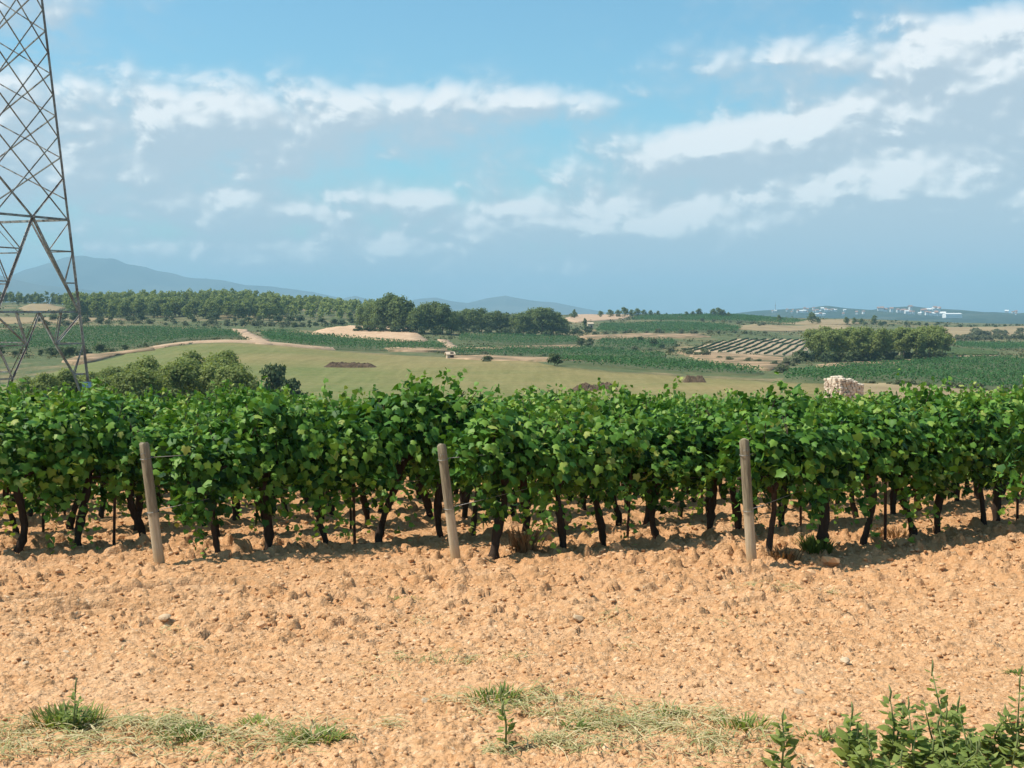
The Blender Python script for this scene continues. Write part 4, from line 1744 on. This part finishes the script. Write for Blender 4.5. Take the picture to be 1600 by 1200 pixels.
for i in range(74):
    tree('ridge' if RND.random() < .6 else 'ridge_dark', 'pine_tree', 112 + 322 * (i + RND.random()) / 74, RND.uniform(648, 700), RND.uniform(.75, 1.1), 'pine along the lower edge of the wooded ridge below the mountains', 'pines of the wooded ridge')
far_wood('ridge_wood', [(RND.uniform(104, 436), RND.uniform(690, 985), RND.uniform(.7, 1.15), RND.uniform(.25, .65)) for _ in range(320)],
         'dense pine wood covering the ridge below the mountains, right of the pylon')
far_wood('low_ridge_wood', [(RND.uniform(425, 600), RND.uniform(690, 985), RND.uniform(.6, 1.0), RND.uniform(.45, .75)) for _ in range(180)],
         'light green wood on the lower ridge between wooded hill and round trees')
far_wood('skyline_wood', [(RND.uniform(-40, 150), RND.uniform(900, 1010), RND.uniform(.6, 1.05), RND.uniform(.0, .2)) for _ in range(90)],
         'dark wood on the far skyline behind the pylon')
# skyline pines on the central rise
sky_px = [(893, 930, .55), (898, 940, .7), (938, 950, .75), (953, 940, .9), (965, 950, .85), (975, 945, 1.15), (986, 952, .85), (995, 945, 1.0), (1006, 950, .8), (1016, 955, .7),
          (1028, 950, .65), (1072, 960, .6), (1082, 955, .65), (1092, 950, .95), (1114, 940, .95), (1122, 945, 1.05), (1130, 945, .85), (1138, 945, .6)]
for i, (px, d, s) in enumerate(sky_px):
    tree('ridge_dark', 'pine_tree', px, d, s * .82, '%s pine from the left on the central skyline rise' % ORD[i], 'skyline pines', sz=.85)
for i, (px, d, s) in enumerate([(1217, 900, .65), (1268, 880, 1.05), (1277, 885, .6), (1365, 900, .85), (1322, 880, .7), (1334, 885, .65), (1345, 890, .6)]):
    tree('ridge_dark', 'pine_tree', px, d, s * .9, '%s small tree from the left on the brown skyline field before the town' % ORD[i], 'trees before the town', sz=.9)
tree('cypress', 'cypress_tree', 897, 905, 1.0, 'slim dark cypress on the pale rise left of the hut', 'cypresses', 'tree')
tree('cypress', 'cypress_tree', 914, 720, .9, 'slim dark cypress beside the small stone hut', 'cypresses', 'tree')

# hedgerow shrubs along terraces, tracks and field edges
lines = [([(-20, 556), (60, 556), (105, 560), (160, 552), (240, 541)], 16, 'shrub', .9), ([(60, 508), (200, 506), (330, 508), (400, 510), (480, 512)], 34, 'scrub', 1.1),
         ([(60, 503), (220, 502), (420, 503), (560, 508)], 34, 'shrub', 1.25), ([(440, 516), (520, 509), (600, 509), (660, 514), (690, 520)], 18, 'shrub', .9),
         ([(900, 526), (1000, 520), (1100, 522), (1200, 522)], 22, 'scrub', 1.0), ([(905, 540), (960, 548), (1040, 549), (1090, 556), (1160, 566), (1230, 572)], 24, 'scrub', 1.0),
         ([(710, 522), (800, 521), (880, 520), (910, 524)], 14, 'shrub', .9), ([(960, 497), (1050, 499), (1140, 504), (1200, 510)], 20, 'scrub', 1.0),
         ([(1215, 585), (1235, 575), (1250, 562), (1262, 556)], 12, 'scrub', .9), ([(1490, 534), (1540, 530), (1600, 528), (1640, 528)], 26, 'scrub', 1.5),
         ([(1510, 526), (1560, 523), (1640, 522)], 16, 'scrub', 1.5), ([(1340, 509), (1420, 508), (1500, 511), (1600, 510)], 22, 'shrub', 1.0),
         ([(700, 557), (820, 557), (1000, 565), (1090, 571)], 16, 'scrub', .6), ([(1340, 604), (1450, 606), (1560, 615), (1620, 618)], 16, 'scrub', .55),
         ([(1000, 537), (1040, 545)], 4, 'shrub', 1.2), ([(905, 540), (925, 542)], 4, 'shrub', 1.2), ([(895, 522), (925, 522)], 4, 'shrub', 1.3)]
WHERE = ['on the bank between pylon legs and meadow', 'on the slope between wooded ridge and the large left vineyard', 'at the foot of the wooded ridge', 'along the top of the bare pink bank',
         'on the pink terrace in the middle distance right of centre', 'between the centre vineyards and the striped plot', 'at the foot of the centre clump of trees', 'on the slope below the skyline pines',
         'at the lower left corner of the right pine grove', 'in the grey thicket right of the pine grove', 'along the rim of the brown field far right', 'on the skyline in front of the town hill',
         'on the terrace line above the dry meadow', 'along the near edge of the broad right vineyard', 'just left of the striped plot', 'right of the narrow centre vineyard', 'beside the right end of the centre tree clump']
for (pts, n, kd, s), where in zip(lines, WHERE):
    n = max(3, int(n * .82))
    for i in range(n):
        t = (i + RND.random()) / n * (len(pts) - 1)
        j = min(int(t), len(pts) - 2)
        f = t - j
        q = at(pts[j][0] * (1 - f) + pts[j + 1][0] * f, pts[j][1] * (1 - f) + pts[j + 1][1] * f + RND.uniform(-1.5, 1.5))
        px = q.x / q.y * FPX + 800
        tree(kd, 'shrub', px, q.y, s * RND.uniform(.55, 1.25), '%s shrub %s' % ('grey green' if kd == 'scrub' else 'dark green', where), 'hedgerow shrubs ' + where, 'shrub', RND.uniform(.8, 1.2))


# low scrub and dry tussocks on all the ground between the fields
def scrub_cover():
    n = 7000
    d = np.exp(NPR.uniform(math.log(330), math.log(1080), n))
    px = NPR.uniform(-60, 1660, n)
    x, y = (px - 800) / FPX * d, d
    ok = fbm(x / 40., y / 40., 51, 3) > .44
    for o in OUTLINES:
        inside = np.zeros(n, bool)
        m = len(o)
        for i in range(m):
            x1, y1 = o[i]
            x2, y2 = o[(i + 1) % m]
            c = (y1 > y) != (y2 > y)
            with np.errstate(divide='ignore', invalid='ignore'):
                inside ^= c & (x < (x2 - x1) * (y - y1) / (y2 - y1 + 1e-12) + x1)
        ok &= ~inside
    x, y = x[ok], y[ok]
    m, q = len(x), 9
    r = NPR.uniform(.35, 1.1, m) * np.clip(y / 520, .7, 1.6)
    v = NPR.normal(size=(m, q, 3))
    v /= np.linalg.norm(v, axis=2, keepdims=True)
    v[:, :, 2] = np.abs(v[:, :, 2]) * .8
    P = np.stack([x, y, H(x, y) + .1], 1)[:, None, :] + v * r[:, None, None] * np.array([1.3, 1.3, 1.0])
    T = np.clip(NPR.random(m)[:, None] * .8 + .12 * NPR.normal(size=(m, q)), 0, 1)
    P = P.reshape(-1, 3)
    me = leaf_mass('scrub_cover', P, v.reshape(-1, 3) + NPR.normal(size=P.shape) * .4, NPR.normal(size=P.shape), np.repeat(r * .75, q), T.ravel(), LEAF_LOW[[0, 2, 4, 6]], .15, .5)
    tag(link('scrub_cover', me, M['scrub']), 'low scrub and dry tussocks covering the slopes between the far fields', 'scrub', kind='stuff')


scrub_cover()
for i in range(26):
    px = 562 + i * 12.5 + RND.uniform(-4, 4)
    tree('shrub', 'shrub', px, (520 if px < 712 else 590) + RND.uniform(-8, 4), RND.uniform(.8, 1.4), 'dark bush under the round trees at the centre of the middle distance', 'bushes under the round trees', 'shrub')


# ------------------------------------------------------------------ small buildings
def house_mesh(w, d, h, rh, shed=False):
    V = [(-w / 2, -d / 2, -1.5), (w / 2, -d / 2, -1.5), (w / 2, d / 2, -1.5), (-w / 2, d / 2, -1.5),
         (-w / 2, -d / 2, h), (w / 2, -d / 2, h), (w / 2, d / 2, h), (-w / 2, d / 2, h), (-w / 2, 0, h + rh), (w / 2, 0, h + rh)]
    F = [(0, 1, 5, 4), (1, 2, 6, 9, 5), (2, 3, 7, 6), (3, 0, 4, 8, 7)]
    me = bpy.data.meshes.new('wall')
    me.from_pydata(V, [], F)
    o = .35
    R_ = [(-w / 2 - o, -d / 2 - o, h - .12), (w / 2 + o, -d / 2 - o, h - .12), (w / 2 + o, 0, h + rh + .08), (-w / 2 - o, 0, h + rh + .08),
          (-w / 2 - o, d / 2 + o, h - .12), (w / 2 + o, d / 2 + o, h - .12)]
    R_ += [(x, y, z + .18) for x, y, z in R_]
    RF = [(6, 7, 8, 9), (9, 8, 11, 10), (1, 0, 3, 2), (2, 3, 4, 5), (0, 1, 7, 6), (5, 4, 10, 11), (1, 2, 8, 7), (2, 5, 11, 8), (3, 0, 6, 9), (4, 3, 9, 10)]
    mr = bpy.data.meshes.new('roof')
    mr.from_pydata(R_, [], RF)
    return me, mr


def box_mesh(name, w, d, h):
    V = [(x * w / 2, y * d / 2, z * h) for z in (0, 1) for x, y in ((-1, -1), (1, -1), (1, 1), (-1, 1))]
    F = [(3, 2, 1, 0), (4, 5, 6, 7), (0, 1, 5, 4), (1, 2, 6, 5), (2, 3, 7, 6), (3, 0, 4, 7)]
    me = bpy.data.meshes.new(name)
    me.from_pydata(V, [], F)
    return me


def small_building(name, px, d, w, dp, h, rh, label, wall, roof, rz=.2):
    p = spot(px, d)
    r = empty(name, p, rz)
    tag(r, label, 'hut')
    mw, mr = house_mesh(w, dp, h, rh)
    link('wall', mw, M[wall], r)
    link('roof', mr, M[roof], r)
    dr = link('door', box_mesh('door', .9, .08, 1.9), M['stake'], r)
    dr.location = (w * .18, -dp / 2 - .04, 0)


small_building('stone_shed', 703, 322, 1.7, 1.6, 1.3, .45, 'tiny pinkish shed at the far rim of the green meadow', 'sand_wall', 'sand_wall', .3)
small_building('stone_hut', 922, 715, 2.9, 2.6, 2.8, .5, 'small pale stone hut beside a cypress on the central slope', 'sand_wall', 'sand_wall', .1)

# ------------------------------------------------------------------ distant hills and town
def ridge(name, prof, d, depth, mat, seed, jag=1.0, base=-14.0):
    """a real range: crest profile (photo column, photo row) at distance d, sloping down to both sides"""
    xs = np.array([p[0] for p in prof], float)
    zs = np.array([EYE + ray(800, p[1])[1] * d for p in prof])
    px = np.linspace(xs[0], xs[-1], 260)
    z = np.interp(px, xs, zs)
    X = (px - 800) / FPX * d
    n = 17
    V = []
    for j in range(n):
        t = j / (n - 1) * 2 - 1                       # -1 front foot .. 1 rear foot
        fall = (1 - abs(t)) ** 1.25
        yy = d + t * depth
        Xj = X + 0 * X
        nz = fbm(Xj / (depth * .22) + seed, np.full_like(Xj, yy / (depth * .22)), seed, 5) - .5
        zz = base + (z - base) * fall * (1 + .45 * nz * (1 - fall) ** .5 * 2) + jag * nz * (z - base) * .10
        V.append(np.stack([Xj, np.full_like(Xj, yy), np.maximum(zz, base)], 1))
    V = np.concatenate(V)
    m = len(px)
    a = np.arange(n * m).reshape(n, m)
    F = np.stack([a[:-1, :-1].ravel(), a[:-1, 1:].ravel(), a[1:, 1:].ravel(), a[1:, :-1].ravel()], 1)
    o = link(name, mesh_np(name, V, F, True), mat)
    tag(o, kind='structure')
    return V


ridge('mountains', [(-900, 470), (-500, 450), (-200, 430), (0, 438), (40, 422), (80, 412), (110, 402), (135, 398), (160, 402), (178, 401), (200, 410), (230, 413), (260, 422),
                    (290, 431), (310, 434), (345, 436), (385, 445), (430, 449), (490, 458), (560, 472), (640, 486), (700, 492)], 9000, 1900, M['hill_far'], 5, 2.2)
ridge('foothills', [(-900, 470), (-300, 445), (0, 428), (30, 436), (70, 446), (120, 452), (220, 462), (330, 472), (480, 482), (560, 490)], 6800, 1000, M['hill_far'], 9, 2.0)
ridge('hills', [(500, 490), (530, 468), (556, 462), (580, 469), (630, 472), (650, 468), (680, 465), (705, 470), (730, 473), (760, 466), (790, 462), (830, 470), (870, 473), (910, 481), (960, 490)], 8600, 1200, M['hill_far'], 13, 1.8)
TOWN = ridge('town_hill', [(1080, 500), (1140, 494), (1180, 486), (1230, 483), (1265, 481), (1290, 477), (1320, 481), (1360, 484), (1390, 480), (1425, 478), (1450, 481), (1500, 484), (1540, 488), (1580, 490),
                           (1640, 486), (1800, 484), (2200, 492)], 4300, 1900, M['hill_near'], 21, .8, -30.0)

town_z = {}
tv = TOWN.reshape(17, 260, 3)


def town_ground(px, row):
    x = (px - 800) / FPX * 4300
    i = int(np.clip(np.searchsorted(tv[0, :, 0], x), 1, 259))
    return tv[row, i]


white_houses = []
spots = []
for i in range(40):
    spots.append((RND.uniform(1180, 1262), RND.choice((5, 6, 6, 7, 7)), RND.uniform(7, 13), 'white house of the far hilltop town at the left of the blue hill', 'houses of the hilltop town'))
for i in range(26):
    spots.append((RND.uniform(1302, 1358), RND.choice((5, 6, 6)), RND.uniform(10, 17), 'white house of the bright row of houses across the middle of the blue hill', 'houses of the bright row'))
for i in range(12):
    spots.append((RND.uniform(1360, 1392), RND.choice((6, 6, 7)), RND.uniform(10, 20), 'pale house on the far hill right of the bright row', 'scattered houses on the blue hill'))
for i in range(10):
    spots.append((RND.uniform(1450, 1600), RND.choice((5, 6)), RND.uniform(8, 12), 'pale house alone on the right of the blue hill', 'scattered houses at the right'))
HM = [house_mesh(1.0, .8, .55, .2), house_mesh(1.4, .8, .6, .18), house_mesh(.8, .8, .8, .2)]
for a, b in HM:
    a.materials.append(M['white_wall'])
    b.materials.append(M['white_wall'] if a is HM[1][0] else M['roof_tile'])
    for v in a.vertices:
        if v.co.z < 0:
            v.co.z = -.5
    for v in b.vertices:
        v.co.x *= .75
        v.co.y *= .75
for px, row, w, lab, grp in spots:
    q = town_ground(px, row)
    r = empty('town_house', (float(q[0]), float(q[1]), float(q[2]) + .1 * w), RND.uniform(-.5, .5), w * .62)
    a, b = RND.choice(HM)
    link('wall', a, None, r)
    link('roof', b, None, r)
    tag(r, lab, 'house', grp)
for px, row, w, lab in [(1335, 4, 44, 'long low white factory shed on the slope of the blue hill'), (1540, 3, 40, 'white warehouse on the right slope of the blue hill'), (1596, 1, 50, 'bright white warehouse at the right frame edge below the hill')]:
    q = town_ground(px, row)
    r = empty('warehouse', (float(q[0]), float(q[1]), float(q[2]) + 3), .1)
    a, b = house_mesh(w, 22, 9, 2)
    link('wall', a, M['white_wall'], r)
    link('roof', b, M['white_wall'], r)
    tag(r, lab, 'warehouse')
q = town_ground(1186, 7)
r = empty('radio_mast', (float(q[0]), float(q[1]), float(q[2])))
link('mast', tubes_mesh('mast', [tube([(0, 0, -2), (0, 0, 26)], [1.0, .5], 6), tube([(0, 0, 26), (0, 0, 34)], [.4, .2], 5)]), M['steel'], r)
link('platform', tubes_mesh('platform', [tube([(0, 0, 20), (0, 0, 22)], [2.0, 2.0], 8)]), M['steel'], r)
tag(r, 'thin radio mast on the far hill beside the hilltop town', 'mast')


# ------------------------------------------------------------------ foreground weeds and cut grass
def straw(name, areas, n, label, mat='straw', L=(.05, .19), tint=(.12, 1.1), lift=.03, kind='stuff', up=.18, wid=.0030):
    g = np.random.default_rng(len(name) + n)
    xs, ys = [], []
    for (px, py, sx, sy, share) in areas:
        p = at(px, py)
        q1, q2 = at(px, py - sy), at(px, py + sy)
        m = int(n * share)
        # clumped: strands gather round scattered nests inside the area
        nn = max(4, m // 26)
        cx = p.x + g.normal(size=nn) * sx / FPX * p.y * .62
        cyy = p.y + g.normal(size=nn) * (q1.y - q2.y) * .30
        w = g.integers(0, nn, m)
        sp = g.uniform(.03, .16, nn)[w]
        xs.append(cx[w] + g.normal(size=m) * sp)
        ys.append(cyy[w] + g.normal(size=m) * sp * 1.1)
    X, Y = np.concatenate(xs), np.concatenate(ys)
    m = len(X)
    Z = G(X, Y) + np.abs(g.normal(size=m)) * lift * .6 + .003
    a = g.uniform(0, 6.283, m)
    l = g.uniform(*L, m)
    d = np.stack([np.cos(a), np.sin(a), g.normal(size=m) * up], 1) * l[:, None]
    sd_ = np.stack([-np.sin(a), np.cos(a), 0 * a], 1)
    hw = wid * g.uniform(.6, 1.6, m)
    bend = g.normal(size=m) * .25 * l
    V = np.zeros((m, 8, 3))
    for j in range(4):
        t = j / 3
        c = np.stack([X, Y, Z], 1) + d * (t - .5) + sd_ * (bend * t * t)[:, None]
        c[:, 2] += lift * .4 * math.sin(math.pi * t)
        o = sd_ * (hw * (1 - .7 * t))[:, None]
        V[:, j * 2] = c - o
        V[:, j * 2 + 1] = c + o + np.array([0, 0, .0015])
    q = np.array([(b, b + 1, b + 3, b + 2) for b in (0, 2, 4)])
    F = (np.arange(m)[:, None, None] * 8 + q[None]).reshape(-1, 4)
    T = np.repeat(np.clip(g.uniform(*tint, m), 0, 1), 8)
    o = link(name, mesh_np(name, V.reshape(-1, 3), F, False, {'tint': T}), M[mat])
    tag(o, label, 'grass', kind=kind)
    return o


straw('grass_clippings', [(40, 1160, 130, 20, .16), (130, 1150, 120, 16, .16), (230, 1140, 120, 14, .14), (320, 1155, 120, 18, .2), (440, 1165, 130, 14, .16), (180, 1180, 300, 14, .18)], 1700,
      'strip of dry cut grass and weeds lying along the bottom left of the soil')
straw('grass_clippings', [(800, 1108, 110, 10, .12), (900, 1122, 150, 12, .18), (960, 1145, 140, 16, .22), (1030, 1128, 120, 12, .14), (1090, 1168, 150, 18, .2), (840, 1175, 220, 14, .14), (1160, 1175, 90, 18, .06)], 1900,
      'heap of pale cut grass lying across the bottom centre of the soil')
straw('grass_clippings', [(1180, 926, 70, 10, 1.0)], 160, 'thin patch of dry grass on the soil in front of the right post')
straw('dry_stalks', [(800, 1030, 1500, 60, .6), (700, 960, 1500, 30, .4)], 260, 'single dry stalks and bits of straw strewn over the headland soil', tint=(.4, 1.1), L=(.03, .12))
straw('dry_twigs', [(760, 1041, 150, 3, 1.0)], 130, 'thin line of withered stalks lying on the bare soil at the centre')


def tuft(px, py, w, n, L, label, mat='weed', upness=1.0, name='weed_tuft', tint=(.1, .8), group='green tufts on the soil', bw=.0042):
    """a low plant of narrow blades springing from one crown"""
    p = at(px, py)
    g = np.random.default_rng(px * 7 + py)
    root = empty(name, (p.x, p.y, gz(p.x, p.y)))
    V, F, T, c = [], [], [], 0
    ww = w / FPX * p.y * .5
    for i in range(n):
        a = g.uniform(0, 6.283)
        r0 = ww * g.random() ** .7
        b = np.array([math.cos(a) * r0, math.sin(a) * r0 * .6, -.01])
        l = L * g.uniform(.5, 1.1)
        a2 = a + g.normal() * .8
        d = np.array([math.cos(a2) * .7, math.sin(a2) * .7, upness * g.uniform(.4, 1.2)])
        d = d / np.linalg.norm(d)
        s = np.array([-math.sin(a2), math.cos(a2), 0]) * bw * g.uniform(.7, 1.6)
        tt = g.uniform(*tint)
        for j in range(4):
            t = j / 3
            cpt = b + d * l * t + np.array([0, 0, -.35 * l * t * t])
            wd = (.5, 1, .8, .1)[j]
            V += [cpt - s * wd, cpt + s * wd]
            T += [tt, tt]
        for j in range(3):
            q = c + j * 2
            F.append((q, q + 1, q + 3, q + 2))
        c += 8
    o = link('blades', mesh_np('blades', np.array(V), np.array(F), False, {'tint': np.array(T)}), M[mat], root)
    o['kind'] = 'stuff'
    link('root_crown', tubes_mesh('root_crown', [tube([(0, 0, -.03), (0, 0, .015)], [.012, .006], 6)]), M['dry'], root)
    tag(root, label, 'weed', group)
    return root


tuft(108, 1138, 110, 330, .17, 'bushy green weed in the cut grass at the lower left', upness=1.7, bw=.0042)
tuft(300, 1160, 90, 170, .12, 'dark low green tuft in the middle of the left strip of cut grass', tint=(0, .5))
tuft(492, 1168, 95, 190, .11, 'bright bluish green tuft at the right end of the left grass strip', tint=(.3, .9))
tuft(400, 1140, 60, 70, .10, 'sparse pale tuft between the dark and the bright tufts at lower left', tint=(.5, 1))
tuft(625, 938, 66, 110, .10, 'small spreading green tuft alone on the soil below the middle post', tint=(0, .6))
tuft(628, 1028, 26, 40, .06, 'tiny dark tuft on the bare soil near the centre', tint=(0, .4))
tuft(775, 1108, 80, 110, .15, 'upright weedy tuft at the left end of the central cut grass', upness=1.6, tint=(.1, .7), bw=.0042)
tuft(1048, 1122, 46, 80, .08, 'small dense green tuft in the central cut grass', tint=(.2, .8))
tuft(900, 1152, 60, 80, .10, 'dark green tuft in the middle of the central cut grass', tint=(0, .6))
tuft(1165, 1150, 70, 80, .13, 'wispy tuft of grass left of the lone small weed', upness=1.4, tint=(.3, 1))
tuft(1282, 1162, 60, 90, .09, 'low grey green tuft between the lone weed and the leafy clump', tint=(.1, .6))
tuft(1597, 1056, 40, 70, .10, 'dark tuft on the soil at the right frame edge', tint=(0, .4), bw=.005)
tuft(1092, 1078, 18, 30, .06, 'tiny brown withered tuft on the soil at the right of centre', 'dry', 1.6, 'dry_tuft', (0, .6))
tuft(85, 972, 36, 60, .07, 'small withered brown tuft on the soil at the far left', 'dry', 1.0, 'dry_tuft', (.2, 1))
tuft(820, 868, 46, 170, .55, 'tall dry brown weed under the vines right of the middle post', 'dry', 3.2, 'dry_weed', (.2, 1), 'dry weeds under the vines', .006)
tuft(1222, 878, 50, 130, .30, 'dry brown weed at the foot of the right post', 'dry', 2.4, 'dry_weed', (.1, .8), 'dry weeds under the vines', .006)
tuft(1400, 838, 60, 130, .26, 'dry brown weed under the vines far right', 'dry', 2.0, 'dry_weed', (.2, 1), 'dry weeds under the vines', .006)
tuft(1276, 868, 46, 220, .36, 'dark green weed growing beside the trunk right of the right post', 'weed', 2.2, 'weed_tuft', (0, .15), 'green weeds under the vines', .007)
tuft(545, 850, 30, 60, .16, 'small green weed at the trunk between left and middle posts', 'weed', 2.0, 'weed_tuft', (0, .3), 'green weeds under the vines', .01)

WLEAF = [single_leaf('leaf', LEAF_NARROW * np.array([[1.35, 1.0]]), c, t, M['weed']) for c, t in ((.2, .3), (.4, .45), (.3, .6), (.6, .75), (.1, .5))]


def leafy_weed(px, py, toppx, topy, nleaf, label, lsz=.075, spread=.10, stems=3):
    """upright weed: several stems with pointed leaves, each leaf a part"""
    p = at(px, py)
    r = random.Random(px)
    root = empty('leafy_weed', (p.x, p.y, gz(p.x, p.y)))
    tag(root, label, 'weed', 'leafy weeds at the lower right')
    u, s = ray(toppx, topy)
    top = Vector((u * p.y - p.x, 0, EYE + s * p.y - p.z))
    for k in range(stems):
        f = 1.0 if k == 0 else r.uniform(.35, .78)
        e = Vector((top.x * f + (0 if k == 0 else r.uniform(-spread, spread)), r.uniform(-spread, spread), top.z * f))
        m = e * .5 + Vector((r.uniform(-.02, .02), r.uniform(-.02, .02), .01))
        q = [Vector((0, 0, -.04)), m, e]
        link('stem', tubes_mesh('stem', [tube(q, [.006, .0045, .002], 6)]), M['weed_stem'], root)
        if k < 2:
          pts = [(e + Vector((0, 0, -.03))), e + Vector((r.uniform(-.006, .006), 0, .02)), e + Vector((r.uniform(-.01, .01), 0, .055))]
          link('flower_spike', tubes_mesh('flower_spike', [tube(pts, [.003, .0055, .002], 7, True, .3, r)]), M['weed_spike'], root)
        nl = int(nleaf * 2.2) // stems
        for i in range(nl):
            t = .12 + .86 * (i + r.random() * .6) / nl
            b = q[0].lerp(m, t * 2) if t < .5 else m.lerp(e, (t - .5) * 2)
            a = i * 2.4 + r.uniform(-.9, .9)
            out = Vector((math.cos(a), math.sin(a), r.uniform(-.45, .35) + (t - .5) * .7)).normalized()
            nrm = Vector((-out.x * .45 + r.gauss(0, .25), -out.y * .45 + r.gauss(0, .25) - .15, 1)).normalized()
            tip = (out - nrm * out.dot(nrm)).normalized()
            sz = lsz * r.uniform(.7, 1.3) * (1.2 - .65 * t)
            mt = Matrix((tip.cross(nrm) * sz, tip * sz, nrm * sz)).transposed().to_4x4()
            mt.translation = b + tip * .012
            lf = link('leaf', r.choice(WLEAF), None, root)
            lf.matrix_local = mt


M['weed_stem'] = m_plain('weed_stem', (.16, .19, .07), .7)
M['weed_spike'] = m_noisy('weed_spike', [(.3, (.10, .16, .05)), (.7, (.24, .24, .10))], 90, 3)
for a in [(1220, 1215, 1222, 1132, 18, 'lone small leafy weed left of the clump at the lower right', .072, .03, 1),
          (1330, 1205, 1328, 1118, 34, 'broad leaved weed at the left end of the lower right clump', .085, .11, 3),
          (1392, 1195, 1385, 1092, 40, 'weed with drooping leaves, second from left in the lower right clump', .07, .11, 4),
          (1430, 1215, 1428, 1120, 38, 'weed in front, in the left half of the lower right clump', .075, .12, 3),
          (1470, 1195, 1468, 1064, 54, 'tallest spiky weed in the middle of the lower right clump', .072, .12, 5),
          (1515, 1215, 1505, 1112, 40, 'weed low in front, right of the tallest spiky weed', .075, .12, 4),
          (1552, 1190, 1562, 1110, 40, 'bushy weed second from the right frame edge', .07, .12, 4),
          (1592, 1195, 1590, 1072, 40, 'tall thin weed cut by the right frame edge', .065, .10, 4),
          (1360, 1235, 1362, 1160, 30, 'low weed along the bottom edge under the left of the clump', .075, .12, 3),
          (1480, 1240, 1482, 1155, 34, 'low weed along the bottom edge under the tallest weed', .075, .14, 3),
          (1570, 1240, 1572, 1150, 34, 'low weed in the bottom right corner', .075, .14, 3),
          (790, 1180, 782, 1100, 14, 'thin leafy weed rising from the left of the central cut grass', .05, .05, 2),
          (112, 1150, 118, 1082, 30, 'wispy leafy weed rising from the bushy green weed at lower left', .05, .10, 4)]:
    leafy_weed(*a)

# ------------------------------------------------------------------ haze: the air of the whole valley
def haze():
    m = bpy.data.materials.new('haze_air')
    m.use_nodes = True
    nt = m.node_tree
    nt.nodes.clear()
    pv = nt.nodes.new('ShaderNodeVolumePrincipled')
    pv.inputs['Color'].default_value = (.485, .79, .98, 1)
    pv.inputs['Density'].default_value = 1.5e-4
    pv.inputs['Anisotropy'].default_value = 0.0
    out = nt.nodes.new('ShaderNodeOutputMaterial')
    nt.links.new(pv.outputs[0], out.inputs['Volume'])
    me = bpy.data.meshes.new('haze')
    x0, x1, y0, y1, z0, z1 = -30000, 30000, -400, 17500, -90, 445
    V = [(x, y, z) for z in (z0, z1) for x, y in ((x0, y0), (x1, y0), (x1, y1), (x0, y1))]
    F = [(3, 2, 1, 0), (4, 5, 6, 7), (0, 1, 5, 4), (1, 2, 6, 5), (2, 3, 7, 6), (3, 0, 4, 7)]
    me.from_pydata(V, [], F)
    o = link('haze', me, m)
    tag(o, 'pale blue summer haze filling the whole valley', 'haze', kind='stuff')


haze()
